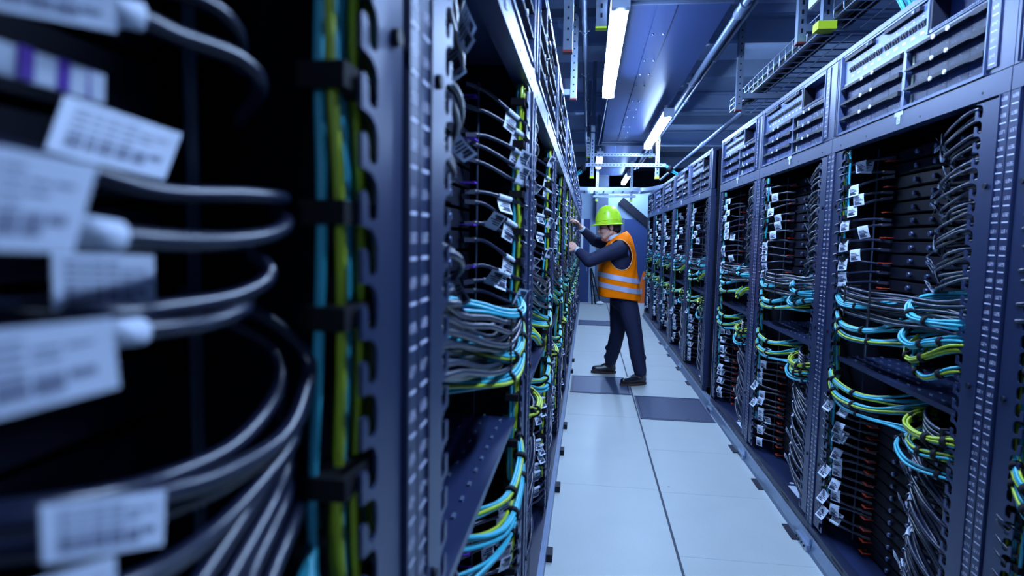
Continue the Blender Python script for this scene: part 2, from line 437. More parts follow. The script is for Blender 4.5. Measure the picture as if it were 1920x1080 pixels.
pipe([(-0.075, -1.0, 3.0), (-0.075, 12.3, 3.0)], 0.021, 'grey pipe running along the ceiling left of the nearest light', clips=(0.43, 0.52, 0.6, 0.72, 0.85))
pipe([(0.135, 5.53, 2.78), (0.137, 5.9, 2.79), (0.11, 8.5, 2.80), (0.10, 9.0, 2.80), (0.20, 9.15, 2.84)], 0.008, 'thin cable pipe running back from the nearest light', name='lamp_cable', cat='cable', n=24)
pipe([(1.28, 5.5, 2.56), (1.28, 11.5, 2.56)], 0.022, 'grey pipe raised above the right racks past the gap', couplers=(0.3,))

# hangers (perforated strut posts hanging from the ceiling)
def strut(mb, p, q, w, h, up=(0, 0, 1)): mb.bar(p, q, w, h, 0, up)
def hanger(x, y, z0, label, cap, w=0.045, d=0.042, z1=3.70, arm=None, slots=True, box_cap=False):
    t = empty('strut_hanger', (x, y, z0), label, 'hanger', 'perforated strut hangers')
    H = z1 - z0
    mb = MB(); mb.box(-w / 2, w / 2, -0.003, 0, 0.004, H)
    mb.box(-w / 2, -w / 2 + 0.003, 0, d, 0.004, H); mb.box(w / 2 - 0.003, w / 2, 0, d, 0.004, H)
    link('post', mb.mesh('strut_post', m_steel), t)
    mb = MB(); k = 0; z = 0.05
    while z < H - 0.03 and k < 26:
        if slots: mb.box(-0.006, 0.006, -0.0042, -0.003, z, z + 0.024)
        else: mb.cyl((0, -0.003, z), (0, -0.0045, z), 0.006, 8)
        z += 0.05; k += 1
    link('slot_row', mb.mesh('strut_slots', m_dark), t)
    mb = MB()
    if box_cap: mb.box(-w / 2 - 0.03, w / 2 + 0.012, -0.03, d + 0.01, -0.03, 0.012)
    else: mb.box(-w / 2 - 0.001, w / 2 + 0.001, -0.005, d, -0.006, 0.004)
    link('end_cap', mb.mesh('strut_cap', m_yel if cap == 'yellow' else m_redcap), t)
    if arm:
        mb = MB(); mb.box(min(0, arm[0]), max(0, arm[0]), 0.004, 0.045, arm[1], arm[1] + 0.04)
        link('arm', mb.mesh('strut_arm', m_steel), t)
    return t
hanger(-0.125, 3.0, 2.345, 'perforated post with a red end, nearest the camera above the left racks', 'red', slots=False)
hanger(-0.138, 4.5, 2.455, 'perforated post with a red end, second one above the left racks', 'red', slots=False, arm=(-0.5, 0.03))
hanger(0.035, 3.45, 2.60, 'steel post with a yellow cap just left of the nearest light', 'yellow', w=0.06, slots=True)
hanger(1.125, 3.6, 2.545, 'perforated post with a red end holding the near part of the basket tray', 'red', arm=(0.75, 0.06), slots=True)
hanger(1.128, 5.0, 2.47, 'perforated post with a red end holding the middle of the basket tray', 'red', arm=(0.75, 0.09), slots=False)
hanger(1.20, 3.44, 2.585, 'short steel post with a bright yellow block cap by the basket tray', 'yellow', w=0.05, box_cap=True)
mb = MB(); mb.box(1.095, 1.108, 2.95, 3.42, 2.655, 2.95)
tag(link('warning_plate', mb.mesh('warning_plate', m_white)), 'white plate fixed beside the yellow capped post above the right racks', 'plate')

# trapeze frames
def trapeze(y, xs, zbot, ztop, bars, label):
    t = empty('trapeze_frame', (0, y, 0), label, 'frame', 'slotted trapeze frames over the aisle')
    for x in xs:
        mb = MB(); mb.box(x - 0.024, x + 0.024, -0.003, 0.04, zbot + 0.03, ztop); link('post', mb.mesh('trapeze_post', m_steel), t)
        mb = MB(); z = zbot + 0.06
        while z < min(ztop, zbot + 0.5): mb.box(x - 0.006, x + 0.006, -0.0045, -0.003, z, z + 0.022); z += 0.045
        link('slot_row', mb.mesh('trapeze_slots', m_dark), t)
        mb = MB(); mb.box(x - 0.026, x + 0.026, -0.006, 0.043, zbot, zbot + 0.029); link('end_cap', mb.mesh('trapeze_cap', m_yel), t)
    for (x0, x1, z, slots) in bars:
        mb = MB(); mb.box(x0, x1, -0.046, -0.0048, z, z + 0.042); link('crossbar', mb.mesh('trapeze_bar', m_steel), t)
        if slots:
            mb = MB(); x = x0 + 0.03
            while x < x1 - 0.04: mb.box(x, x + 0.022, -0.0475, -0.046, z + 0.015, z + 0.027); x += 0.045
            link('slot_row', mb.mesh('trapeze_bar_slots', m_dark), t)
trapeze(8.0, (0.02, 0.845), 2.23, 3.70, [(-0.06, 0.945, 2.375, True)], 'slotted trapeze frame with yellow caps across the aisle')
trapeze(8.95, (-0.04, 0.85), 2.62, 3.70, [(-0.06, 0.90, 2.63, True)], 'slotted crossbar frame just under the far end of the duct')
trapeze(11.2, (0.13, 0.74), 2.13, 3.70, [(0.06, 0.82, 2.20, False)], 'farther trapeze frame with yellow caps above the helmet')

# curved galvanised ladder near the end wall
t = empty('cable_ladder', (0, 11.0, 2.2), 'galvanised cable ladder with curved ends crossing the aisle near the end wall', 'cable ladder')
for k, (y, z) in enumerate([(-0.05, 0.13), (0.55, 0.125)]):
    P = smooth_path([(-0.75, y - 0.9, z), (-0.45, y - 0.35, z), (-0.12, y - 0.05, z), (0.15, y, z), (0.75, y, z), (0.95, y - 0.03, z), (1.12, y - 0.3, z + 0.01), (1.2, y - 0.75, z + 0.01)], 40)
    mb = MB()
    for i in range(len(P) - 1): mb.bar(P[i], P[i + 1], 0.006, 0.06)
    link('side_rail', mb.mesh('ladder_rail', m_steel), t)
for k in range(7):
    x = -0.1 + k * 0.17
    mb = MB(); mb.box(x, x + 0.02, -0.04, 0.54, 0.10, 0.125); link('rung', mb.mesh('ladder_rung', m_steel), t)

# wire basket tray above the right racks
def basket(x0, x1, y0, y1, z, label):
    t = empty('basket_tray', (x0, y0, z), label, 'cable tray', 'wire basket trays')
    W = x1 - x0; L = y1 - y0; n = int(L / 0.13)
    mb = MB()
    for i in range(n + 1):
        y = L * i / n
        P = [Vector((0.012, y, 0.115)), Vector((0, y, 0.10)), Vector((0, y, 0.012)), Vector((0.012, y, 0)), Vector((W, y, 0)), Vector((W, y, 0.10))]
        mb.tube(P, 0.0042, 5)
    link('cross_wires', mb.mesh('basket_cross_wires', m_steel), t)
    mb = MB()
    for (x, zz) in ((0, 0.10), (0, 0.05), (0.0, 0.0), (W * .2, -0.004), (W * .4, -0.004), (W * .6, -0.004), (W * .8, -0.004), (W, 0.0), (W, 0.1)):
        mb.cyl((x, 0, zz), (x, L, zz), 0.0042, 5)
    link('long_wires', mb.mesh('basket_long_wires', m_steel), t)
basket(1.245, 1.70, 0.2, 5.85, 2.625, 'wire basket cable tray running above the right racks')
pipe([(1.295, 0.2, 2.665), (1.295, 5.7, 2.665)], 0.034, 'thick black cable lying in the wire basket tray', name='power_cable', m=m_dark, cat='cable')
pipe([(1.36, 0.2, 2.66), (1.37, 3, 2.655), (1.36, 5.6, 2.66)], 0.022, 'thinner black cable behind the thick one in the basket tray', name='power_cable', m=m_dark, cat='cable', n=12)

def cyan_drop(base, pts, label, n=7):
    t = empty('fibre_drop', base, label, 'cable bundle')
    for k in range(n):
        a = 2 * PI * k / n; off = Vector((math.cos(a) * 0.022, math.sin(a) * 0.022, 0))
        mb = MB(); mb.tube(smooth_path([Vector(p) + off * (1 + 0.6 * random.random()) for p in pts], 14), 0.006, 6)
        link('strand', mb.mesh('drop_strand', m_cyan), t)
    c = Vector(pts[1]); dd = (Vector(pts[2]) - Vector(pts[0])).normalized() * 0.03
    mb = MB(); mb.cyl(c - dd, c + dd, 0.04, 10); link('tie', mb.mesh('drop_tie', m_tie), t)
cyan_drop((1.32, 2.95, 2.33), [(-0.02, 0.45, 0.55), (0.0, 0.12, 0.32), (0.02, 0.0, 0.2), (0.06, -0.12, -0.03)], 'cyan cables dropping from the basket tray behind the first whole right rack')
cyan_drop((0.93, 8.0, 2.33), [(0.0, 0.02, 0.08), (0.07, 0, 0.02), (0.14, 0, -0.03), (0.34, 0, -0.12)], 'cyan cables hanging off the right end of the slotted trapeze frame', 5)
cyan_drop((-0.05, 8.0, 2.33), [(0.0, 0.02, 0.06), (-0.05, 0, 0.02), (-0.08, 0, -0.02), (-0.2, 0, -0.1)], 'cyan cables hanging off the left end of the slotted trapeze frame', 5)
#@@PART2
# ------------------------------------------------------------------ rack templates (built once per side, mesh data shared)
def TT(side, u, d, z): return Vector((side * d, u, z))
def sbox(mb, side, u0, u1, d0, d1, z0, z1, mi=0): mb.box(side * d0, side * d1, u0, u1, z0, z1, mi)
SEG = {'0': 'abcdef', '1': 'bc', '2': 'abged', '3': 'abgcd', '4': 'fgbc', '5': 'afgcd', '6': 'afgedc', '7': 'abc', '8': 'abcdefg', '9': 'abcdfg', 'U': 'fedcb', 'P': 'abgfe', ' ': ''}
def glyphs(mb, side, text, uc, z, d, w, h, mi=0):
    # readable by someone facing the rack
    sgn = -1 if side > 0 else 1
    st = w * 1.5; t = w * 0.24
    for i, ch in enumerate(text):
        x0 = (i - (len(text) - 1) / 2) * st
        for s in SEG.get(ch, ''):
            bx = {'a': (-w/2, w/2, h/2 - t/2, h/2 + t/2), 'g': (-w/2, w/2, -t/2, t/2), 'd': (-w/2, w/2, -h/2 - t/2, -h/2 + t/2),
                  'f': (-w/2 - t/2, -w/2 + t/2, 0, h/2), 'e': (-w/2 - t/2, -w/2 + t/2, -h/2, 0), 'b': (w/2 - t/2, w/2 + t/2, 0, h/2), 'c': (w/2 - t/2, w/2 + t/2, -h/2, 0)}[s]
            ua, ub = uc + sgn * (x0 + bx[0]), uc + sgn * (x0 + bx[1])
            mb.quad(TT(side, ua, d, z + bx[2]), TT(side, ub, d, z + bx[2]), TT(side, ub, d, z + bx[3]), TT(side, ua, d, z + bx[3]), mi)
U1 = 0.0445
def comb_mesh(side, far):
    mb = MB(); h = U1
    cell = [(0, 0), (0, .56*h), (.005, .60*h), (.011, .55*h), (.014, .42*h), (.014, .2*h), (.018, .11*h), (.026, .08*h), (.033, .13*h), (.035, .30*h), (.035, .62*h),
            (.031, .80*h), (.021, .93*h), (.008, .97*h), (0, .99*h), (0, h), (.100, h), (.100, 0)]
    n = 39; z0 = 0.122
    def U(e): return (1.2 - 0.150 + e) if far else (0.150 - e)
    for k in range(n):
        vs = []
        for d in (0.002, 0.0055):
            vs += [TT(side, U(e), d, z0 + k * h + z) for e, z in cell]
        m = len(cell); fs = [tuple(range(m)), tuple(range(m, 2 * m))]
        fs += [(i, (i + 1) % m, m + (i + 1) % m, m + i) for i in range(m - 1)]
        mb.add(vs, fs, 0)
    for zz in (0.42, 1.05, 1.62):
        u = U(0.075); mb.cyl(TT(side, u, 0.0018, zz), TT(side, u, -0.004, zz), 0.008, 12, 1)
    return mb
T = {}
def build_templates(side):
    D = {}
    def sh(name, mb, mats): D[name] = mb.mesh(name + ('_right' if side > 0 else '_left'), mats)
    for far in (0, 1):
        u0, u1 = (1.1585, 1.198) if far else (0.002, 0.0415)
        mb = MB(); sbox(mb, side, u0, u1, 0.0, 0.05, 0.102, 1.863)
        sbox(mb, side, (u0 if far else u1 - 0.004), (u0 + 0.004 if far else u1), -0.003, 0.0, 0.102, 1.863)
        sh('post%d' % far, mb, m_rackface)
        mb = MB()
        for k in range(39):
            z = 0.135 + k * U1; uc = (u0 + u1) / 2
            mb.quad(TT(side, uc - .0135, -.0006, z), TT(side, uc + .0135, -.0006, z), TT(side, uc + .0135, -.0006, z + .0032), TT(side, uc - .0135, -.0006, z + .0032))
            glyphs(mb, side, 'U%02d' % (k + 1), uc, z + U1 / 2, -.0006, .0052, .0085)
        sh('scale%d' % far, mb, m_print)
        sh('comb%d' % far, comb_mesh(side, far), [m_rackface, m_dark])
    mb = MB(); sbox(mb, side, 0.002, 1.198, 0.0, 0.045, 1.865, 1.9275)
    for u in (0.12, 0.45, 0.85, 1.1): mb.cyl(TT(side, u, 0.0005, 1.885), TT(side, u, -0.001, 1.885), 0.004, 8, 1)
    sh('header', mb, [m_rackface, m_dark])
    mb = MB(); sbox(mb, side, 0.565, 0.625, -0.002, -0.001, 1.915, 1.932); sbox(mb, side, 0.583, 0.607, -0.002, -0.001, 1.886, 1.915)
    for k in range(3): sbox(mb, side, 0.588, 0.602, -0.0024, -0.002, 1.892 + k * .007, 1.894 + k * .007, 1)
    sh('sticker', mb, [m_paper, m_ink])
    mb = MB(); sbox(mb, side, 0.002, 1.198, 0.0, 0.04, 0.062, 0.1005); sbox(mb, side, 0.002, 1.198, -0.003, 0.0, 0.094, 0.1005)
    for u in (0.3, 0.8): sbox(mb, side, u, u + 0.12, -0.001, 0.0, 0.076, 0.084, 1)
    sh('sill', mb, [m_rack, m_dark])
    mb = MB(); sbox(mb, side, 0.002, 1.198, 0.042, 0.72, 0.090, 0.0985); sh('floor', mb, m_rackface)
    mb = MB(); sbox(mb, side, 0.30, 0.46, 0.048, 0.115, 0.0988, 0.0998); mb.cyl(TT(side, .28, .08, .0988), TT(side, .28, .08, .1), .012, 10); mb.cyl(TT(side, .50, .08, .0988), TT(side, .50, .08, .1), .012, 10)
    sh('plate', mb, m_paper)
    for far in (0, 1):
        u = 1.1965 if far else 0.0
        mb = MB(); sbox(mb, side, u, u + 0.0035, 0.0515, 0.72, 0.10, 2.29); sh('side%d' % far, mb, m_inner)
        mb = MB(); u = 1.03 if far else 0.158
        sbox(mb, side, u, u + 0.012, 0.130, 0.133, 0.11, 1.86); sh('rail%d' % far, mb, m_steeld)
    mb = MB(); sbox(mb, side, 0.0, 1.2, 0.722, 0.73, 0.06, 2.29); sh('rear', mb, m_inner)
    mb = MB(); sbox(mb, side, 0.0, 1.2, 0.05, 0.72, 2.291, 2.296); sbox(mb, side, 0.002, 1.198, -0.002, 0.05, 2.276, 2.296); sh('roof', mb, m_rackface)
    mb = MB(); sbox(mb, side, 0.155, 1.045, 0.02, 0.42, 0.948, 0.952); sbox(mb, side, 0.155, 1.045, 0.018, 0.021, 0.935, 0.953)
    for i in range(12):
        for j in range(7):
            u = 0.20 + i * 0.072 + (0.036 if j % 2 else 0); d = 0.05 + j * 0.05
            if u < 1.03: sbox(mb, side, u, u + 0.018, d, d + 0.006, 0.952, 0.956, 1)
    sh('shelf', mb, [m_rackface, m_steeld])
    # brackets beside the switch
    for far in (0, 1):
        mb = MB(); u0, u1 = (1.138, 1.1985) if far else (0.0015, 0.112)
        sbox(mb, side, u0, u1, 0.002, 0.03, 1.931, 2.275)
        if far:
            for k in range(3): sbox(mb, side, 1.146 + k * .016, 1.151 + k * .016, -0.004, 0.002, 1.935, 2.272)
        else:
            sbox(mb, side, 0.066, 0.108, -0.002, 0.002, 1.945, 2.268)
            for k in range(7):
                z = 1.955 + k * U1; sbox(mb, side, 0.074, 0.10, -0.0026, -0.002, z, z + .003, 1); glyphs(mb, side, 'U%d' % (40 + k), 0.087, z + .023, -.0027, .0052, .0085, 1)
        sh('bracket%d' % far, mb, [m_rackface, m_print])
    # ---- switch chassis
    mb = MB()
    sbox(mb, side, 0.1135, 0.119, -0.006, 0.12, 1.932, 2.2745); sbox(mb, side, 1.131, 1.1365, -0.006, 0.12, 1.932, 2.2745)
    sbox(mb, side, 0.119, 1.131, -0.004, 0.12, 1.932, 1.942); sbox(mb, side, 0.119, 1.131, 0.0, 0.12, 2.268, 2.2745)
    sbox(mb, side, 0.119, 1.131, 0.12, 0.70, 1.932, 2.2745); sbox(mb, side, 0.119, 1.131, 0.004, 0.12, 2.143, 2.149)
    sh('bezel', mb, m_chas)
    mb = MB(); sbox(mb, side, 0.578, 0.600, 0.004, 0.119, 1.943, 2.142); sh('divider', mb, m_chas)
    mb = MB(); sbox(mb, side, 0.446, 1.129, 0.008, 0.119, 2.150, 2.267)
    for (a, b) in ((0.49, 0.74), (0.84, 1.10)):
        sbox(mb, side, a, b, -0.006, 0.008, 2.246, 2.260, 1); sbox(mb, side, a + .03, a + .045, -0.010, -0.006, 2.248, 2.258, 3)
    for g in range(2):
        for k in range(15):
            u = 1.06 - g * 0.31 - k * 0.0180 - (k // 3) * 0.0060
            sbox(mb, side, u - .0045, u + .0045, 0.004, 0.008, 2.190, 2.212, 1); sbox(mb, side, u - .0045, u + .0045, 0.0, 0.004, 2.198, 2.206, 1)
            if k % 3 == 1:
                sbox(mb, side, u - .012, u + .012, 0.0073, 0.008, 2.168, 2.176, 2); sbox(mb, side, u - .004, u + .004, 0.0073, 0.008, 2.226, 2.229, 2)
    sh('fan', mb, [m_chasl, m_dark, m_print, m_latch])
    mb = MB(); sbox(mb, side, 0.436, 0.4455, -0.003, 0.119, 2.150, 2.267)
    sbox(mb, side, 0.120, 0.436, 0.0, 0.06, 2.150, 2.160); sbox(mb, side, 0.120, 0.436, 0.0, 0.06, 2.258, 2.267); sbox(mb, side, 0.420, 0.436, 0.0, 0.06, 2.160, 2.258, 1); sbox(mb, side, 0.120, 0.130, 0.0, 0.06, 2.160, 2.258, 1)
    sbox(mb, side, 0.130, 0.420, 0.055, 0.10, 2.160, 2.258, 2)
    for k in range(30): sbox(mb, side, 0.14 + k * .0092, 0.144 + k * .0092, -0.001, 0.0, 2.152, 2.158, 1)
    sh('display', mb, [m_chas, m_dark, m_card])
    for col, (a, b) in (('l', (0.604, 1.128)), ('r', (0.122, 0.574))):
        w = b - a; ph = 0.066
        mb = MB(); sbox(mb, side, a, b, 0.022, 0.119, 0, ph - .003)
        rr = random.Random(3 if col == 'l' else 5)
        for k in range(1, 4):
            u = a + w * k / 4; sbox(mb, side, u - .001, u + .001, 0.0215, 0.022, 0.002, ph - .006, 1)
        for k in range(26):
            u = a + 0.03 + rr.random() * (w - .06); z = 0.006 + 0.006 * rr.randrange(6)
            sbox(mb, side, u, u + 0.003 + rr.random() * .007, 0.0214, 0.022, z, z + .0022, 2)
        if col == 'r': sbox(mb, side, b - .020, b - .006, 0.020, 0.022, 0.004, 0.040, 3)
        sh('card_' + col, mb, [m_card, m_dark, m_print, m_yelwhite])
        mb = MB()
        z0, z1 = ph - .016, ph - .004
        a2, b2 = a + .006, b - .002
        # tapered lever: knob towards the near end, point towards the far end
        vs = []
        for (u, dz0, dz1) in ((a2, -.003, 0.001), (a2 + .05, -.004, .002), (a2 + .075, .001, 0.0), (b2 - .04, .001, 0.0), (b2, .004, -.004)):
            for d in (-0.004, 0.0215): vs += [TT(side, u, d, z0 + dz0), TT(side, u, d, z1 + dz1)]
        fs = []
        for i in range(4):
            o = i * 4; p = o + 4
            fs += [(o, o + 1, p + 1, p), (o + 2, p + 2, p + 3, o + 3), (o, p, p + 2, o + 2), (o + 1, o + 3, p + 3, p + 1)]
        fs += [(0, 2, 3, 1), (16, 17, 19, 18)]
        mb.add(vs, fs, 0)
        for f in (0.42, 0.60): mb.cyl(TT(side, a + w * f, -0.004, ph - .014), TT(side, a + w * f, -0.009, ph - .014), 0.0075, 12, 1)
        sh('lever_' + col, mb, [m_dark, m_print])
    # ---- server
    mb = MB(); sbox(mb, side, 0.178, 1.022, 0.150, 0.70, 0, 0.044)
    sbox(mb, side, 0.19, 0.50, 0.143, 0.150, 0.006, 0.036); sbox(mb, side, 0.52, 0.80, 0.146, 0.150, 0.004, 0.040)
    for u in (0.30, 0.44, 0.60, 0.73): mb.cyl(TT(side, u, 0.146, 0.022), TT(side, u, 0.132, 0.022), 0.009, 10, 1)
    for u in (0.24, 0.37): sbox(mb, side, u, u + .03, 0.1415, 0.143, 0.016, 0.028, 1)
    sh('server', mb, [m_server, m_latch])
    mb = MB(); mb.box(side * .118, side * .149, 0.890, 0.896, 0.006, 0.0085); mb.box(side * .118, side * .149, 0.924, 0.930, 0.006, 0.0085); mb.box(side * .112, side * .119, 0.890, 0.930, 0.005, 0.0095)
    sh('tab', mb, m_red if side > 0 else m_purple)
    return D
m_yelwhite = mat('pale_yellow_sticker', (0.62, 0.72, 0.45), 0.5, 0, 0.3, 0.0)
for s in (1, -1): T[s] = build_templates(s)

def make_rack(side, y0, name, detail):
    D = T[side]
    r = empty('server_rack', (XF(side), y0, 0), 'tall dark open-front cabinet, the ' + name, 'server rack', 'right row of racks' if side > 0 else 'left row of racks')
    for far in (0, 1):
        p = link('post', D['post%d' % far], r)
        if detail: link('unit_scale', D['scale%d' % far], p)['label'] = 'white unit ticks and numbers'
        link('cable_comb', D['comb%d' % far], r); link('side_panel', D['side%d' % far], r); link('mounting_rail', D['rail%d' % far], r); link('bracket', D['bracket%d' % far], r)
    h = link('header_rail', D['header'], r); link('sticker', D['sticker'], h)['label'] = 'white T-shaped sticker'
    link('sill', D['sill'], r)
    f = link('floor_plate', D['floor'], r)
    if detail or side > 0: link('info_plate', D['plate'], f)
    link('rear_panel', D['rear'], r); link('roof_rail', D['roof'], r); link('shelf', D['shelf'], r)
    # network switch at the top
    sw = empty('network_switch', (XF(side), y0, 0), 'modular network switch filling the top of the ' + name, 'network switch', 'network switches at the top of the racks')
    link('bezel', D['bezel'], sw); link('divider', D['divider'], sw); link('fan_tray', D['fan'], sw); link('display_bay', D['display'], sw)
    for k in range(3):
        for c in 'lr':
            q = link('line_card', D['card_' + c], sw, (0, 0, 1.943 + k * 0.0664)); link('ejector_lever', D['lever_' + c], q)
    return r
for (s, y, n, code, det) in RACKS: make_rack(s, y, n, det)

# blank panels closing the ends of the right row at the gap
UPPER_Z = [1.262 + 0.0525 * k for k in range(11)]
LOWER_Z = [0.112 + 0.0505 * k for k in range(12)]
SERVER_CODES = ['RB', 'RC', 'RD', 'L1', 'L2', 'RA', 'L0', 'RE', 'RF', 'RG', 'L3', 'L4']
CODE = {c: (s, y, n) for (s, y, n, c, d) in RACKS}
for ci, c in enumerate(SERVER_CODES):
    s, y, n = CODE[c]
    for grp, zs in (('above the shelf', UPPER_Z), ('below the shelf', LOWER_Z)):
        m = len(zs)
        for k, z in enumerate(zs):
            o = link('server', T[s]['server'], None, (XF(s), y, z))
            tag(o, 'thin black server, %s from top %s, %s' % (ORD[m - 1 - k], grp, n), 'server', 'servers stacked ' + grp)
            if c in ('RB', 'RC', 'RD', 'L1', 'L2') and (grp == 'below the shelf' or k % 2 == 0): link('pull_tab', T[s]['tab'], o)['label'] = 'red pull tab' if s > 0 else 'purple pull tab'

# ------------------------------------------------------------------ patch cables
def tag_mesh(mb, p, t, down, w=0.034, L=0.046, r=0.0052, mi=0, ink=1, curl=0.3):
    """a paper flag wrapped round the cable at p and hanging along `down`"""
    t = t.normalized(); down = (down - t * down.dot(t)).normalized(); n = t.cross(down)
    prof = []
    for k in range(9):
        a = -PI * 0.5 + PI * 1.5 * k / 8
        prof.append(down * (-math.sin(a + PI/2) * 0) + (n * math.cos(a) - down * math.sin(a)) * (r * 1.25))
    k0 = prof[-1]
    for k in range(1, 6):
        f = k / 5; prof.append(k0 + down * (L * f) + n * (curl * L * f * f * 0.5))
    vs = []
    for q in prof: vs += [p + q - t * w / 2, p + q + t * w / 2]
    m = len(prof); mb.add(vs, [(2*i, 2*i + 1, 2*i + 3, 2*i + 2) for i in range(m - 1)], mi)
    # printed lines on both faces near the free end
    for sgn in (1, -1):
        for k in range(5):
            f = 0.30 + k * 0.13
            c = k0 + down * (L * f) + n * (curl * L * f * f * 0.5 + sgn * 0.0007)
            a = -0.40; ln = (0.5 + 0.3 * ((k * 7) % 3) / 2)
            hh = 0.0016 if k < 3 else 0.0034
            q0 = p + c + t * w * a; q1 = p + c + t * w * (a + ln)
            mb.quad(q0 - down * hh, q1 - down * hh, q1 + down * hh, q0 + down * hh, ink)

def cable_parts(pts, r, tagpos, side, rnd, plug_end=True, n=18, k=8, L=0.046, w=0.042):
    P = smooth_path(pts, n)
    mb = MB(); mb.tube(P, r, k)
    i = min(n - 2, max(1, int(tagpos * (n - 1))))
    tg = MB(); tdir = (P[i + 1] - P[i - 1])
    down = Vector((side * -0.5 * rnd.random(), rnd.uniform(-.5, .5), -1 if rnd.random() < 0.8 else 0.8))
    tag_mesh(tg, P[i], tdir, down, w=w, L=L, r=r, curl=rnd.uniform(-.6, .6))
    pl = MB()
    if plug_end:
        a = P[-1]; b = (P[-1] - P[-3]).normalized()
        pl.bar(a - b * .005, a + b * .035, 0.016, 0.011, 0); pl.cyl(a - b * .022, a - b * .003, r * 1.3, 8, 0); 0
    return mb, tg, pl

VAR = {}
def cable_variants(side):
    rnd = random.Random(11 + side)
    out = {'far_up': [], 'far_low': [], 'near_up': [], 'near_low': []}
    for v in range(7):
        z1 = rnd.uniform(-.018, .022); sag = rnd.uniform(-.02, .012)
        sag -= .026 if side > 0 else .045; pts = [TT(side, 1.165, .10, sag - .01), TT(side, 1.14, .03, sag), TT(side, 1.085 + rnd.uniform(-.01, .02), .002, sag + .004), TT(side, 1.02, .04, sag * .6 + .006), TT(side, .97, .095, z1 * .7), TT(side, .925, .125, z1)]
        out['far_up'].append(cable_parts(pts, .0056, rnd.uniform(.52, .82), side, rnd))
    for v in range(7):
        z1 = rnd.uniform(-.01, .014); sag = rnd.uniform(-.012, .03)
        pts = [TT(side, 1.15, .10, sag + .04), TT(side, 1.145, .03, sag + .03), TT(side, 1.10, .003, sag + .012), TT(side, 1.03, .03, sag * .3), TT(side, .97, .085, z1), TT(side, .925, .125, z1)]
        out['far_low'].append(cable_parts(pts, .0052, rnd.uniform(.56, .82), side, rnd))
    for v in range(9):
        e = rnd.uniform(.30, .42); dz = rnd.uniform(-.045, .0); dd = rnd.uniform(-.004, .02)
        pts = [TT(side, .075, .09, .004), TT(side, .12, .03, .006), TT(side, .17, .005 + dd, .004), TT(side, .26, .012 + dd, dz * .4), TT(side, e, .045, dz), TT(side, e + .035, .08, dz - .012), TT(side, e - .01, .118, dz - .006), TT(side, e - .05, .138, dz)]
        out['near_up'].append(cable_parts(pts, .0050, rnd.uniform(.56, .72), side, rnd))
    for v in range(9):
        e = rnd.uniform(.36, .45); dz = rnd.uniform(.06, .13); dd = rnd.uniform(-.006, .02)
        pts = [TT(side, .09, .08, -.006), TT(side, .14, .02, .0), TT(side, .20, .004 + dd, dz * .22), TT(side, .29, .002 + dd, dz * .6), TT(side, e - .03, .02 + dd, dz * .95), TT(side, e, .06, dz), TT(side, e - .03, .11, dz * .85), TT(side, e - .08, .138, dz * .8)]
        out['near_low'].append(cable_parts(pts, .0062, rnd.uniform(.58, .72), side, rnd))
    return out
for s in (1, -1):
    V = cable_variants(s); VAR[s] = {}
    for kk, lst in V.items():
        VAR[s][kk] = [(a.mesh('patch_cable_jacket', m_cable), b.mesh('cable_tag', [m_paper, m_ink]), c.mesh('cable_plug', [m_plug, m_paper]), a, b, c) for (a, b, c) in lst]

def cable_plan(code):
    """positions of every patch cable of a rack: kind, variant, z, label"""
    s, y, n = CODE[code]; rnd = random.Random(hash_code(code)); P = []
    zs = [1.285 + 0.0475 * k for k in range(12)]
    for k, z in enumerate(reversed(zs)):
        P.append(('far_up', rnd.randrange(7), z + rnd.uniform(-.006, .006), 'black tagged cable, %s from top, far side, %s' % (ORD[k], n), 'tagged cables on the far side above the shelf'))
    for k in range(15):
        z = 0.725 - k * 0.0385
        P.append(('far_low', rnd.randrange(7), z + rnd.uniform(-.006, .006), 'black tagged cable, %s below shelf, far side, %s' % (ORD[k], n), 'tagged cables on the far side below the shelf'))
    for k in range(8):
        for j, w in enumerate(('upper', 'middle', 'lower')):
            P.append(('near_up', rnd.randrange(9), 1.835 - k * 0.066 - j * 0.013 + rnd.uniform(-.004, .004), '%s loop of %s cable hank down, near side, %s' % (w, ORD[k], n), 'looped cables on the near side above the shelf'))
    for k in range(8):
        for j, w in enumerate(('upper', 'middle', 'lower')):
            P.append(('near_low', rnd.randrange(9), 0.655 - k * 0.066 - j * 0.014 + rnd.uniform(-.004, .004), '%s loop of %s hank below shelf, near side, %s' % (w, ORD[k], n), 'looped cables on the near side below the shelf'))
    return P
def hash_code(c): return sum(ord(ch) * (i + 3) for i, ch in enumerate(c)) * 17

stuff = MB()
n_ind = 0
def place_cables(code, keep, skip=None):
    global n_ind
    s, y, n = CODE[code]
    for i, (kd, v, z, lab, grp) in enumerate(cable_plan(code)):
        if skip and skip(kd, i): continue
        J, G, Pm, a, b, c = VAR[s][kd][v]
        if keep(kd, i) and n_ind < 284:
            n_ind += 1
            if code == 'RA': lab = lab.replace('tagged ', ''); grp = 'black cables in the cut off rack'
            o = link('patch_cable', J, None, (XF(s), y, z)); tag(o, lab, 'cable', grp)
            if code != 'RA': link('paper_tag', G, o)['label'] = 'white printed paper tag'
            link('plug', Pm, o)
        else:
            off = Vector((XF(s), y, z))
            for q, ms in ((a, (0,)), (b, (1, 2)), (c, (3, 1))):
                o0 = len(stuff.v); stuff.v += [tuple(Vector(p) + off) for p in q.v]
                stuff.f += [tuple(o0 + i2 for i2 in f) for f in q.f]; stuff.m += [ms[m] for m in q.m]; stuff.sm += q.sm
place_cables('RB', lambda k, i: True)
place_cables('RC', lambda k, i: True)
place_cables('L1', lambda k, i: True, lambda k, i: k == 'near_up' and ((i // 3) % 3 == 2 or i % 3 == 2))
place_cables('L2', lambda k, i: k in ('far_up', 'far_low'))
place_cables('RD', lambda k, i: k == 'near_up' and i % 3 == 0)
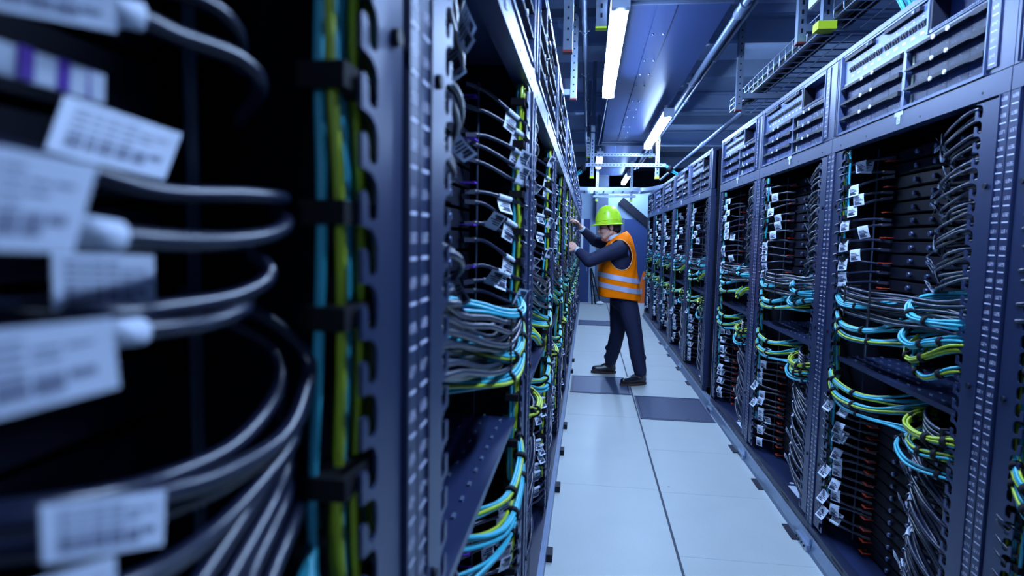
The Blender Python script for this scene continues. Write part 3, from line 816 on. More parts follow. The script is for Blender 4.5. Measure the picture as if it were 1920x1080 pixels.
place_cables('RA', lambda k, i: k == 'far_low')
for c in ('RE', 'RF', 'RG', 'RH', 'RI', 'L3', 'L4', 'L5', 'L6', 'L7', 'L8', 'L9', 'L10'):
    place_cables(c, lambda k, i: False)
tag(link('distant_cables', stuff.mesh('distant_cables', [m_cable, m_paper, m_ink, m_plug])), 'tangle of small black tagged cables in the more distant racks', 'cables', kind='stuff')

# ------------------------------------------------------------------ fibre bundles and black trunks
def bundle_parts(side, pts, cols, r, rad, ties, flat=False, spread=(0.4, 0.4), n=22, seed=1, tie_r=None):
    rnd = random.Random(seed)
    P = smooth_path([TT(side, *p) for p in pts], n); Tn, N, B = frames(P)
    strands = []
    K = len(cols)
    for k, m in enumerate(cols):
        a = 2 * PI * (k + rnd.random() * .5) / K; rr = rad * (0.45 + 0.55 * rnd.random()) if K > 3 else rad * .8
        oa, ob = (math.cos(a) * rr, math.sin(a) * rr)
        if flat: oa, ob = (rnd.uniform(-.13, .13) * rad, (k - (K - 1) / 2) / K * 2 * rad)
        ph = rnd.random() * 6; fa, fb = rnd.uniform(-1, 1), rnd.uniform(-1, 1)
        path = []
        for i in range(n):
            t = i / (n - 1)
            sp = 1 + spread[0] * 3 * max(0, .25 - t) / .25 * .6 + spread[1] * 5 * max(0, t - .7) / .3 * .8
            w = 1 + .22 * math.sin(t * 9 + ph)
            path.append(P[i] + N[i] * (oa * sp * w + fa * rad * spread[1] * 2 * max(0, t - .7) / .3) + B[i] * (ob * sp * w))
        strands.append((path, m))
    tl = []
    for f in ties:
        i = min(n - 2, max(1, int(f * (n - 1))))
        d = Tn[i] * 0.009; tl.append((P[i] - d, P[i] + d))
    return strands, tl, r, (tie_r or rad * 1.25 + r * .8)
BUN = {}
C, Lm = 'c', 'l'
SPECS = [
 # key, points (u, d, z), strand colours, strand radius, bundle radius, ties, spread, label
 ('a', [(1.115,.06,1.245),(1.06,.015,1.215),(.94,-.005,1.195),(.75,.0,1.205),(.60,.05,1.235),(.50,.12,1.255)], 'cccccc', .0042, .009, (.14,.55), (.3,.6), 'highest cyan cable swag above the shelf'),
 ('b', [(1.115,.06,1.215),(1.05,.012,1.15),(.93,-.006,1.105),(.72,-.004,1.112),(.58,.04,1.15),(.45,.11,1.20)], 'cccccclc', .0042, .011, (.2,.38,.58), (.3,.9), 'middle cyan cable swag above the shelf'),
 ('c', [(1.115,.06,1.15),(1.03,.008,1.09),(.89,-.008,1.062),(.66,-.004,1.076),(.52,.05,1.10),(.42,.11,1.12)], 'clcclc', .0042, .010, (.3,.6), (.3,.7), 'lowest cyan and green swag above the shelf'),
 ('d', [(1.12,.06,.925),(1.07,.01,.885),(.99,-.006,.85),(.77,.0,.842),(.60,.06,.872),(.46,.13,.915)], 'cclccl', .0042, .010, (.22,.42,.6), (.3,.5), 'upper cyan cable swag under the shelf'),
 ('e', [(1.115,.06,.88),(1.06,.006,.835),(.94,-.01,.792),(.68,-.004,.81),(.54,.06,.845),(.46,.13,.88)], 'clcccc', .0044, .011, (.2,.36,.55), (.3,.5), 'middle cyan cable swag under the shelf'),
 ('f', [(1.11,.06,.86),(1.03,.004,.80),(.88,-.01,.762),(.66,-.006,.78),(.50,.03,.80),(.44,.08,.79)], 'cccc', .0040, .007, (.55,), (.3,.9), 'lowest thin cyan swag under the shelf'),
 ('g', [(.27,.12,1.29),(.38,.06,1.28),(.435,.015,1.255),(.39,-.012,1.215),(.29,-.012,1.208),(.17,.004,1.215),(.10,.06,1.22)], 'ccccccc', .0044, .011, (.32,.52,.70), (.8,.2), 'upper cyan cable loop above the shelf'),
 ('h', [(.44,.09,1.20),(.475,.03,1.165),(.45,-.008,1.13),(.37,-.016,1.115),(.28,-.012,1.14),(.16,.004,1.165),(.09,.06,1.165)], 'cccccc', .0044, .010, (.22,.62,.8), (.6,.2), 'lower cyan cable loop above the shelf'),
 ('i', [(.42,.05,1.13),(.41,.0,1.085),(.36,-.012,1.07),(.28,-.012,1.095),(.17,.004,1.14),(.10,.05,1.145)], 'lllclc', .0046, .011, (.3,.6), (.6,.2), 'lime green cable loop above the shelf'),
 ('j', [(.40,.04,1.12),(.37,.0,1.07),(.32,-.012,1.035),(.26,-.012,1.03),(.16,.004,1.075),(.10,.05,1.085)], 'clclc', .0044, .010, (.42,.72), (.9,.2), 'lowest green and cyan loop above the shelf'),
 ('k', [(.40,.10,.885),(.405,.03,.865),(.38,-.008,.842),(.31,-.014,.832),(.22,-.006,.84),(.15,.004,.855),(.09,.05,.86)], 'llclll', .0046, .012, (.2,.66,.82), (.4,.2), 'upper lime green loop under the shelf'),
 ('l', [(.385,.06,.83),(.37,.0,.80),(.31,-.014,.783),(.24,-.01,.79),(.16,.004,.81),(.10,.05,.815)], 'lcllc', .0046, .011, (.55,.74), (.4,.2), 'lower lime green loop under the shelf'),
 ('m', [(.38,.08,.82),(.435,.02,.785),(.43,-.008,.755),(.36,-.016,.728),(.27,-.01,.728),(.17,.004,.745),(.10,.05,.75)], 'ccc', .0046, .007, (.2,.85), (.4,.2), 'lowest cyan cable loop under the shelf'),
]
MC = {'c': m_cyan, 'l': m_lime, 'b': m_cable}
def bundle_meshes(side, key, pts, cols, r, rad, ties, spread, flat=False, n=22, tie_r=None, seed=None):
    st, tl, r, tr = bundle_parts(side, pts, cols, r, rad, ties, flat, spread, n, seed or sum(ord(ch) for ch in key) + side, tie_r)
    sm, tm = [], []
    one = MB()
    for path, m in st:
        mb = MB(); mb.tube(path, r, 6); sm.append(mb.mesh('bundle_strand', MC[m]))
        one.tube(path, r, 5, 0 if m != 'l' else 1)
    for p, q in tl:
        mb = MB(); mb.cyl(p, q, tr, 12); tm.append(mb.mesh('bundle_tie', m_tie)); one.cyl(p, q, tr, 10, 2)
    return sm, tm, one.mesh('bundle_far', [MC['b'] if cols[0] == 'b' else m_cyan, m_lime, m_tie])
for s in (1, -1):
    for sp in SPECS: BUN[(s, sp[0])] = bundle_meshes(s, *sp[:7])
    BUN[(s, 'T')] = bundle_meshes(s, 'T', [(1.094 + .003 * ((i * 7) % 3), .022 + .004 * ((i * 5) % 3), .30 + i * .13) for i in range(13)], 'clclclclclclcl', .0044, .055, [], (0, 0), True, 40, .0)
    # black trunk cables above the shelf: each a loose sweep
    blk = []
    rnd = random.Random(5)
    lf = 1 if s < 0 else 0
    for k in range(14):
        z = 1.16 + .0085 * k; d0 = rnd.uniform(-.004, .05)
        blk.append([(1.09, .07, z + .01), (1.045, .025 + d0 * .4, z), (.93, d0, z - .006 + rnd.uniform(-.004, .003)), (.72, d0 - .004, z - .010 + rnd.uniform(-.005, .004)), (.50, d0 + .006, z - .004 + lf * .03 + rnd.uniform(-.006, .006)), (.30, .02 + d0 * .3, z + .006 + lf * .06 + rnd.uniform(-.007, .010)), (.13, .03, z + .012 + lf * .09 + rnd.uniform(-.008, .012)), (.07, .09, z + .01 + lf * .09)])
    sm = []; one = MB()
    for pl in blk:
        path = smooth_path([TT(s, *p) for p in pl], 22); mb = MB(); mb.tube(path, .0056, 7); sm.append(mb.mesh('trunk_strand', m_cable)); one.tube(path, .0056, 5)
    tm = []
    for u in (.93, .70):
        mb = MB(); sbox(mb, s, u - .006, u + .006, -.012, -.009, 1.145, 1.275); sbox(mb, s, u - .006, u + .006, -.009, .05, 1.272, 1.275); tm.append(mb.mesh('trunk_tie', m_tie))
    BUN[(s, 'K')] = (sm, tm, one.mesh('trunk_far', [m_cable]))
    sm = []; one = MB()
    for k in range(6):
        z = .80 + .016 * k; pl = [(.09, .07, z), (.15, .012, z), (.24, .0, z + .004), (.34, .03, z + .016), (.42, .10, z + .03)]
        path = smooth_path([TT(s, *p) for p in pl], 14); mb = MB(); mb.tube(path, .0056, 7); sm.append(mb.mesh('trunk_strand', m_cable)); one.tube(path, .0056, 5)
    mb = MB(); sbox(mb, s, .17, .185, -.006, .03, .79, .89)
    BUN[(s, 'J')] = (sm, [mb.mesh('trunk_tie', m_tie)], one.mesh('trunk_far', [m_cable]))
def flat_ties(s):
    out = []
    for i in range(13):
        z = (.36, .50, .62, .75, .87, 1.0, 1.125, 1.245, 1.377, 1.457, 1.557, 1.69, 1.80)[i]; mb = MB(); sbox(mb, s, 1.030, 1.165, .008, .044, z, z + .018); out.append(mb.mesh('trunk_tie', m_tie))
    return out
for s in (1, -1): BUN[(s, 'T')] = (BUN[(s, 'T')][0], flat_ties(s), BUN[(s, 'T')][2])
EXTRA = [('T', 'upright green and blue cable riser, far side', 'upright green and blue trunks'),
         ('K', 'thick sweep of black cables above shelf', 'black cable sweeps above the shelves'),
         ('J', 'short sweep of black cables below shelf', 'black cable sweeps under the shelves')]
DET_B = ('RB', 'RC', 'RD', 'L1', 'L2', 'RA', 'L0')
def place_bundle(code, key, lab, grp, dz=0.0):
    s, y, n = CODE[code]; sm, tm, one = BUN[(s, key)]
    if code in DET_B:
        t = empty({'T': 'cable_riser', 'K': 'cable_sweep', 'J': 'cable_sweep'}.get(key, 'fibre_bundle'), (XF(s), y, dz), lab + ', ' + n, 'cable bundle', grp)
        for m in sm: link('strand', m, t)
        for m in tm: link('tie', m, t)
    else:
        o = link({'T': 'cable_riser', 'K': 'cable_sweep', 'J': 'cable_sweep'}.get(key, 'fibre_bundle'), one, None, (XF(s), y, dz)); tag(o, lab + ', ' + n, 'cable bundle', grp)
for (s, y, n, code, det) in RACKS:
    if code in ('L11',): continue
    rnd = random.Random(hash_code(code) + 1)
    for (k, lab, grp) in EXTRA:
        if code == 'L0' and k != 'T': continue
        place_bundle(code, k, lab, grp)
    for sp in SPECS:
        if code == 'L0': continue
        if code == 'RC' and sp[0] in 'ij': continue
        if code[0] == 'L' and sp[0] in ('ghijkl' if code == 'L1' else 'ghjlm'): continue
        if code not in ('RB', 'L1', 'RC') and sp[0] in 'hjf' and rnd.random() < .6: continue
        place_bundle(code, sp[0], sp[7], 'coloured cable swags and loops', (.07 if code[0] == 'L' and sp[0] in 'abc' else 0) if code in ('RB', 'L1') else rnd.uniform(-.02, .02))

# ------------------------------------------------------------------ the blurred rack at the left edge: large tagged cables close to the lens
def near_cable(pts, r, lab, tags=(), sleeves=()):
    """pts: (X, Y, Z) in the room; tags: four corners each"""
    P0 = Vector(pts[0]); P = smooth_path([Vector(p) - P0 for p in pts], 30)
    mb = MB(); mb.tube(P, r, 12)
    o = link('patch_cable', mb.mesh('thick_cable_jacket', m_cable), None, P0); tag(o, lab, 'cable', 'large tagged cables in the blurred rack')
    for f in sleeves:
        i = int(f * 29); i = max(1, min(28, i)); d = (P[i + 1] - P[i - 1]).normalized() * .011
        mb = MB(); mb.cyl(P[i] - d, P[i] + d, r * 1.35, 12); link('sleeve', mb.mesh('cable_sleeve', m_paper), o)['label'] = 'white cable sleeve'
    for q in tags:
        a, b, c, d = [Vector(v) - P0 for v in q]
        nn = (b - a).cross(d - a).normalized() * .0005
        mb = MB(); mb.add([a - nn, b - nn, c - nn, d - nn, a + nn, b + nn, c + nn, d + nn], [(0,1,2,3),(4,5,6,7),(0,1,5,4),(1,2,6,5),(2,3,7,6),(3,0,4,7)])
        for sgn in (1, -1):
            for k in range(6):
                v = .16 + k * .125; hh = .018 if k < 4 else .055
                u1 = .62 + .28 * ((k * 5) % 3) / 2
                def pt(uu, vv): return (a.lerp(b, uu)).lerp(d.lerp(c, uu), vv) + nn * 1.8 * sgn
                # broken into short words
                u = .10
                while u < u1:
                    e = min(u1, u + .07 + .05 * ((k * 3 + int(u * 40)) % 3))
                    mb.quad(pt(u, v - hh), pt(e, v - hh), pt(e, v + hh), pt(u, v + hh), 1); u = e + .025
        link('paper_tag', mb.mesh('large_tag', [m_paper, m_ink2]), o)['label'] = 'white printed paper tag'
    return o
m_ink2 = mat('tag_print_grey', (0.22, 0.25, 0.36), 0.6, 0, 0.3, 0.0)
NC = [
 ([(-.30,.20,1.50),(-.235,.25,1.478),(-.225,.30,1.470),(-.215,.36,1.473),(-.215,.41,1.474),(-.25,.46,1.474)], .0050, 'blurred black cable with a grey tag standing above it, left rack edge', [[(-.245,.262,1.512),(-.240,.338,1.507),(-.235,.315,1.478),(-.240,.245,1.484)]], ()),
 ([(-.30,.18,1.452),(-.215,.215,1.450),(-.205,.255,1.446),(-.205,.32,1.4445),(-.205,.375,1.449),(-.215,.415,1.458),(-.25,.46,1.466)], .0052, 'blurred black cable with a bright white sleeve and tag, left rack edge', [[(-.192,.145,1.478),(-.188,.215,1.474),(-.188,.202,1.441),(-.192,.145,1.444)]], (.27,)),
 ([(-.30,.22,1.418),(-.225,.25,1.411),(-.22,.29,1.409),(-.215,.345,1.410),(-.21,.375,1.418),(-.215,.385,1.428),(-.25,.41,1.44)], .0052, 'blurred black cable behind a dim grey tag, middle of the left rack edge', [[(-.232,.238,1.4395),(-.225,.292,1.437),(-.225,.292,1.407),(-.232,.238,1.414)]], ()),
 ([(-.30,.20,1.405),(-.22,.235,1.404),(-.21,.265,1.402),(-.21,.315,1.399),(-.215,.36,1.403),(-.25,.42,1.41)], .0048, 'blurred black cable with the largest white printed tag, left rack edge', [[(-.186,.120,1.4195),(-.182,.212,1.416),(-.182,.215,1.388),(-.186,.120,1.391)]], (.33,)),
 ([(-.29,.15,1.345),(-.21,.21,1.334),(-.205,.265,1.321),(-.20,.31,1.3135),(-.20,.378,1.313),(-.205,.42,1.334),(-.21,.435,1.357),(-.24,.42,1.39),(-.29,.40,1.405)], .0056, 'blurred black cable curving up in a big arc, outermost of three', [[(-.192,.188,1.351),(-.190,.250,1.331),(-.190,.247,1.306),(-.192,.188,1.329)]], ()),
 ([(-.29,.16,1.328),(-.215,.22,1.318),(-.21,.275,1.308),(-.207,.33,1.303),(-.207,.40,1.308),(-.212,.44,1.333),(-.22,.447,1.362),(-.25,.43,1.39)], .0056, 'blurred black cable curving up in a big arc, middle of three', (), ()),
 ([(-.29,.17,1.338),(-.225,.23,1.330),(-.22,.29,1.318),(-.215,.35,1.318),(-.22,.41,1.338),(-.235,.425,1.365),(-.27,.41,1.39)], .0054, 'blurred black cable curving up in a big arc, innermost of three', (), ()),
 ([(-.29,.16,1.31),(-.195,.17,1.312),(-.19,.22,1.300),(-.20,.28,1.285),(-.205,.34,1.285),(-.21,.41,1.30),(-.23,.44,1.32)], .0054, 'blurred black cable carrying the lowest white tag, bottom left corner', [[(-.186,.15,1.336),(-.184,.212,1.320),(-.184,.212,1.296),(-.186,.15,1.306)]], ()),
 ([(-.31,.10,1.20),(-.24,.16,1.225),(-.20,.24,1.25),(-.205,.30,1.262),(-.215,.37,1.275),(-.22,.43,1.297),(-.25,.46,1.31)], .0056, 'blurred black cable in the bottom left fan, highest one', (), ()),
 ([(-.31,.10,1.185),(-.235,.16,1.208),(-.19,.24,1.235),(-.20,.31,1.248),(-.215,.40,1.268),(-.23,.45,1.29)], .0056, 'blurred black cable in the bottom left fan, second one', (), ()),
 ([(-.31,.11,1.17),(-.235,.18,1.195),(-.19,.27,1.225),(-.205,.35,1.240),(-.22,.42,1.256),(-.25,.48,1.28)], .0056, 'blurred black cable in the bottom left fan, third one', (), ()),
 ([(-.31,.12,1.15),(-.23,.19,1.175),(-.185,.28,1.205),(-.20,.36,1.226),(-.22,.45,1.246),(-.25,.50,1.26)], .0056, 'blurred black cable in the bottom left fan, lowest one', (), ()),
 ([(-.33,.22,1.54),(-.24,.27,1.555),(-.225,.32,1.556),(-.215,.36,1.555),(-.22,.39,1.545),(-.26,.43,1.53)], .0052, 'blurred black cable arching at the top left, lower of two', [[(-.225,.185,1.552),(-.218,.262,1.560),(-.222,.268,1.542),(-.228,.185,1.528)]], (.26,)),
 ([(-.30,.26,1.575),(-.235,.33,1.584),(-.225,.37,1.578),(-.24,.40,1.56)], .0046, 'blurred black cable arching at the top left, upper of two', (), ()),
]
for pts, r, lab, tgs, sl in NC: near_cable(pts, r, lab, tgs, sl)
mb = MB(); mb.bar((-.255, .235, 1.523), (-.245, .285, 1.520), .004, .014, 0); mb.bar((-.2525, .245, 1.523), (-.2515, .252, 1.5225), .0046, .0142, 1); mb.bar((-.2495, .262, 1.522), (-.2485, .268, 1.5215), .0046, .0142, 1); mb.bar((-.247, .276, 1.521), (-.2462, .282, 1.5205), .0046, .0142, 1)
tag(link('pull_tab', mb.mesh('near_pull_tab', [m_paper, m_purple])), 'blurred pale pull tab with purple marks at the upper left', 'pull tab')
t = empty('fibre_bundle', (-.19, .40, 1.19), 'blurred cyan cable bundle at the bottom, left of the slotted post', 'cable bundle')
for k in range(4):
    mb = MB(); mb.tube(smooth_path([Vector((-.11, -.20, -.10 + .004 * k)), Vector((-.05, -.14, -.07 + .004 * k)), Vector((-.0 + .002 * k, -.06 + .008 * k, -.035 + .004 * k)), Vector((-.012, 0.0 + .006 * k, .0 + .003 * k)), Vector((-.03, .07, .016 + .002 * k)), Vector((-.05, .12, .03))], 14), .0042, 8)
    link('strand', mb.mesh('drop_strand', m_cyan), t)
mb = MB(); mb.cyl((-.022, .04, .010), (-.026, .052, .014), .012, 12); link('tie', mb.mesh('bundle_tie', m_tie), t)
# ------------------------------------------------------------------ the person at the left racks
def capsule(mb, p, r, q, s, k=14):
    """closed tapered capsule"""
    p = Vector(p); q = Vector(q); d = q - p; L = d.length
    if L < 1e-6: d = Vector((0, 0, 1)); L = 1e-6
    d = d / L; up = Vector((0, 0, 1)) if abs(d.z) < .9 else Vector((1, 0, 0))
    a = d.cross(up).normalized(); b = d.cross(a)
    rings = []
    for i in range(1, 5): t = PI / 2 * i / 4; rings.append((p - d * r * math.cos(t), r * math.sin(t)))
    for i in range(0, 4): t = PI / 2 * i / 4; rings.append((q + d * s * math.sin(t), s * math.cos(t)))
    vs = [p - d * r]
    for c, rr in rings:
        for j in range(k): an = 2 * PI * j / k; vs.append(c + (a * math.cos(an) + b * math.sin(an)) * rr)
    vs.append(q + d * s); n = len(rings); fs = []
    for j in range(k): fs.append((0, 1 + (j + 1) % k, 1 + j))
    for i in range(n - 1):
        for j in range(k): fs.append((1 + i*k + j, 1 + i*k + (j+1) % k, 1 + (i+1)*k + (j+1) % k, 1 + (i+1)*k + j))
    for j in range(k): fs.append((1 + (n-1)*k + j, 1 + (n-1)*k + (j+1) % k, 1 + n*k))
    mb.add(vs, fs)
def ellipsoid(mb, c, r, rot=None, k=20, n=14):
    c = Vector(c); R = rot.to_matrix() if rot else Matrix.Identity(3)
    vs = [c + R @ Vector((0, 0, -r[2]))]
    for i in range(1, n):
        t = -PI / 2 + PI * i / n
        for j in range(k): a = 2 * PI * j / k; vs.append(c + R @ Vector((r[0]*math.cos(t)*math.cos(a), r[1]*math.cos(t)*math.sin(a), r[2]*math.sin(t))))
    vs.append(c + R @ Vector((0, 0, r[2]))); fs = []
    for j in range(k): fs.append((0, 1 + (j+1) % k, 1 + j))
    for i in range(n - 2):
        for j in range(k): fs.append((1 + i*k + j, 1 + i*k + (j+1) % k, 1 + (i+1)*k + (j+1) % k, 1 + (i+1)*k + j))
    for j in range(k): fs.append((1 + (n-2)*k + j, 1 + (n-2)*k + (j+1) % k, 1 + (n-1)*k))
    mb.add(vs, fs)
def blob(name, mb, m, voxel, smooth=4):
    me = mb.mesh(name + '_src', m)
    o = bpy.data.objects.new(name + '_src', me); COL.objects.link(o)
    md = o.modifiers.new('r', 'REMESH'); md.mode = 'VOXEL'; md.voxel_size = voxel; md.use_smooth_shade = True
    if smooth: ms = o.modifiers.new('s', 'SMOOTH'); ms.factor = 0.5; ms.iterations = smooth
    dg = bpy.context.evaluated_depsgraph_get(); dg.update()
    out = bpy.data.meshes.new_from_object(o.evaluated_get(dg)); out.name = name
    bpy.data.objects.remove(o); bpy.data.meshes.remove(me)
    out.materials.clear(); out.materials.append(m)
    for p in out.polygons: p.use_smooth = True; p.material_index = 0
    return out
PR = Vector((0.36, 6.25, 0.0))
def W(x, y, z): return Vector((x, y, z)) - PR
shN, elN, wrN = W(.30, 6.05, 1.365), W(.015, 5.90, 1.238), W(-.105, 6.00, 1.338)
shF, elF, wrF = W(.27, 6.42, 1.385), W(.075, 6.60, 1.425), W(-.075, 6.47, 1.56)
hpN, knN, anN = W(.385, 6.14, .90), W(.492, 6.10, .49), W(.550, 6.10, .115)
hpF, knF, anF = W(.345, 6.33, .90), W(.335, 6.44, .47), W(.275, 6.57, .115)
def hand(mb, wrist, fwd, nrm, curl, thumb_side, spread=.10):
    f = Vector(fwd).normalized(); n = (Vector(nrm) - f * Vector(nrm).dot(f)).normalized(); sd = f.cross(n) * thumb_side
    for i, (o, lm, segs) in enumerate([(.030, .088, (.042, .026, .020)), (.010, .092, (.046, .029, .021)), (-.011, .088, (.042, .027, .020)), (-.030, .080, (.033, .021, .018))]):
        kn = wrist + f * lm + sd * o
        capsule(mb, wrist + f * .012 + sd * o * .55, .014, kn, .0105)
        d = (f + sd * o * spread / .03).normalized(); p = kn; a = 0.0; r = .0095
        for s_, c_ in zip(segs, (curl * .8, curl, curl * .7)):
            a += c_; q = p + (d * math.cos(a) + n * math.sin(a)) * s_; capsule(mb, p, r, q, r * .9, 10); p = q; r *= .93
    b = wrist + f * .03 + sd * .026
    t1 = b + (f * .55 + sd * .75 + n * .25).normalized() * .042; t2 = t1 + (f * .8 + sd * .25 + n * .5).normalized() * .032; t3 = t2 + (f * .85 + n * .55).normalized() * .024
    capsule(mb, b, .014, t1, .0115); capsule(mb, t1, .0115, t2, .010); capsule(mb, t2, .010, t3, .0085)

person = None
mb = MB()
# head: skull, jaw, nose, brow, lips, ears
HT = Quaternion((0, 1, 0), math.radians(-10))
def HD(x, y, z): return W(.205, 6.225, 1.575) + HT @ Vector((x, y, z))
ellipsoid(mb, HD(.012, 0, .035), (.098, .076, .092), HT)
ellipsoid(mb, HD(-.030, 0, -.060), (.066, .058, .080), HT)
capsule(mb, HD(-.074, 0, -.112), .022, HD(-.040, 0, -.118), .034)
for sg in (-1, 1):
    capsule(mb, HD(-.060, sg*.030, -.10), .024, HD(.012, sg*.056, -.062), .022)
    ellipsoid(mb, HD(-.058, sg*.036, -.035), (.032, .024, .030), HT)
    ellipsoid(mb, HD(.018, sg*.079, -.012), (.020, .009, .032), HT)
    capsule(mb, HD(.030, sg*.082, .012), .006, HD(.026, sg*.083, -.022), .006)
    capsule(mb, HD(-.088, sg*.014, .020), .012, HD(-.070, sg*.050, .016), .011)
capsule(mb, HD(-.092, 0, .008), .010, HD(-.120, 0, -.034), .012)
ellipsoid(mb, HD(-.112, 0, -.040), (.014, .017, .011), HT)
capsule(mb, HD(-.094, -.018, -.072), .007, HD(-.094, .018, -.072), .007); capsule(mb, HD(-.092, -.016, -.084), .008, HD(-.092, .016, -.084), .008)
capsule(mb, W(.285, 6.225, 1.41), .062, HD(.02, 0, -.06), .058)
# trunk and limbs under the clothes
capsule(mb, W(.33, 6.23, 1.00), .10, W(.30, 6.23, 1.28), .10); capsule(mb, W(.30, 6.15, 1.31), .075, W(.30, 6.31, 1.31), .075)
capsule(mb, W(.355, 6.17, .93), .11, W(.35, 6.30, .93), .11)
for a, b, c in ((shN, elN, wrN), (shF, elF, wrF)): capsule(mb, a + Vector((0, .02 if a.y < -.05 else -.02, 0)), .045, b, .042); capsule(mb, b, .042, c, .028)
for a, b, c in ((hpN, knN, anN), (hpF, knF, anF)): capsule(mb, a, .080, b, .055); capsule(mb, b, .055, c, .04)
hand(mb, wrN, wrN - elN + Vector((-.02, 0, .02)), (-.3, .9, -.2), .42, 1)
hand(mb, wrF, wrF - elF + Vector((.02, .05, .06)), (-.8, -.2, -.3), .62, -1)
person = link('person', blob('person_body', mb, m_skin, .0062, 2), None, PR)
tag(person, 'person in a lime hard hat, orange vest and navy suit reaching into the left racks', 'person')
# eyes
mb = MB()
for sg in (-1, 1): ellipsoid(mb, HD(-.086, sg * .032, .0), (.008, .011, .007), HT, 10, 8)
link('eyes', mb.mesh('eyes', m_hair), person)
# hair below the helmet
mb = MB(); ellipsoid(mb, HD(.036, 0, .010), (.088, .081, .070), HT); ellipsoid(mb, HD(.062, 0, -.034), (.054, .066, .050), HT)
for sg in (-1, 1): capsule(mb, HD(-.012, sg*.072, .02), .014, HD(-.008, sg*.074, -.012), .008)
link('hair', blob('hair', mb, m_hair, .007, 2), person)
# jacket
mb = MB()
capsule(mb, W(.335, 6.18, .95), .112, W(.305, 6.17, 1.22), .130); capsule(mb, W(.335, 6.28, .95), .112, W(.305, 6.29, 1.22), .130)
capsule(mb, W(.300, 6.10, 1.345), .098, W(.288, 6.35, 1.355), .098); capsule(mb, W(.285, 6.225, 1.40), .085, W(.272, 6.225, 1.455), .073)
capsule(mb, W(.300, 6.06, 1.355), .084, shN + Vector((-.10, -.05, -.055)), .073)
capsule(mb, shN + Vector((-.06, -.03, -.03)), .074, elN, .064); capsule(mb, elN, .064, wrN + (elN - wrN) * .22, .046)
capsule(mb, shF, .080, elF, .060); capsule(mb, elF, .060, wrF + (elF - wrF) * .16, .045)
for f_, r_ in ((.35, .070), (.62, .069), (.85, .068)):   # sleeve folds
    c_ = shN.lerp(elN, f_); capsule(mb, c_ + Vector((.012, -.03, -.05)), .016, c_ + Vector((-.02, -.055, .03)), .010)
link('jacket', blob('jacket', mb, m_suit, .009, 4), person)
# shirt cuffs and collar
for el, wr, k in ((elN, wrN, 0), (elF, wrF, 1)):
    mb = MB(); d = (wr - el).normalized(); mb.tube(smooth_path([wr - d * .075, wr - d * .03, wr + d * .004], 6), [.043, .041, .039, .038, .037, .036], 16)
    link('shirt_cuff', mb.mesh('shirt_cuff', m_shirt), person)
mb = MB()
mb.tube([W(.262, 6.225, 1.455), W(.256, 6.225, 1.475), W(.250, 6.225, 1.494)], [.074, .070, .067], 24, 0, False)
link('shirt_collar', mb.mesh('shirt_collar', m_shirt), person)
# trousers
mb = MB()
capsule(mb, W(.358, 6.17, .93), .118, W(.348, 6.29, .93), .118); capsule(mb, W(.365, 6.17, .84), .112, W(.350, 6.30, .84), .112)
for a, b, c, sgn in ((hpN, knN, anN, 1), (hpF, knF, anF, -1)):
    capsule(mb, a, .108, a.lerp(b, .5), .098); capsule(mb, a.lerp(b, .5), .098, b, .078); capsule(mb, b, .078, b.lerp(c, .5), .076); capsule(mb, b.lerp(c, .5), .076, c + Vector((.004, 0, .03)), .064)
    capsule(mb, b + Vector((-.03, -.05, .02)), .022, b + Vector((.05, -.045, -.015)), .014)
    ellipsoid(mb, c + Vector((-.004, 0, .075)), (.067, .065, .05), Quaternion((0, 1, 0), .2 * sgn)); ellipsoid(mb, c + Vector((-.012 * sgn, 0, .16)), (.074, .070, .05), Quaternion((0, 1, 0), -.2 * sgn))
link('trousers', blob('trousers', mb, m_suit, .009, 4), person)
# shoes
def shoe(heel, toe, ank):
    h = W(*heel); t = W(*toe); d = (t - h); L = d.length; d.normalize(); s_ = Vector((-d.y, d.x, 0))
    mb = MB()
    capsule(mb, h + d * .045 + Vector((0, 0, .055)), .040, h + d * (L * .55) + Vector((0, 0, .050)), .043)
    capsule(mb, h + d * (L * .55) + Vector((0, 0, .048)), .043, t - d * .045 + Vector((0, 0, .046)), .036)
    capsule(mb, h + d * .05 + Vector((0, 0, .07)), .042, ank + Vector((0, 0, .02)), .050)
    capsule(mb, h + d * .05 + Vector((0, 0, .10)), .042, h + d * (L * .5) + Vector((0, 0, .075)), .030)
    o = link('shoe', blob('shoe', mb, m_shoe, .007, 3), person)
    mb = MB(); n = 28; lo = []
    for k in range(n):
        a = 2 * PI * k / n; f = (math.cos(a) + 1) / 2
        wv = .038 + .010 * math.sin(PI * min(1, f * 1.2)) if f < .8 else .044 - .01 * (f - .8) / .2
        lo.append(h + d * (L * (.5 + .5 * math.cos(a))) + s_ * (math.sin(a) * wv))
    mb.add([p + Vector((0, 0, .001)) for p in lo] + [p + Vector((0, 0, .026)) for p in lo], [tuple(range(n)), tuple(range(n, 2*n))] + [(i, (i+1) % n, n + (i+1) % n, n + i) for i in range(n)])
    link('sole', mb.mesh('sole', m_sole), o)['label'] = 'dark brown sole'
    mb = MB()
    for k in range(4):
        c = h + d * (L * (.42 + .07 * k)) + Vector((0, 0, .108 - .009 * k)); mb.cyl(c - s_ * .024, c + s_ * .024, .0035, 6)
    link('laces', mb.mesh('laces', m_dark), o)
shoe((.625, 6.165, 0), (.352, 6.03, 0), anN); shoe((.345, 6.60, 0), (.070, 6.575, 0), anF)
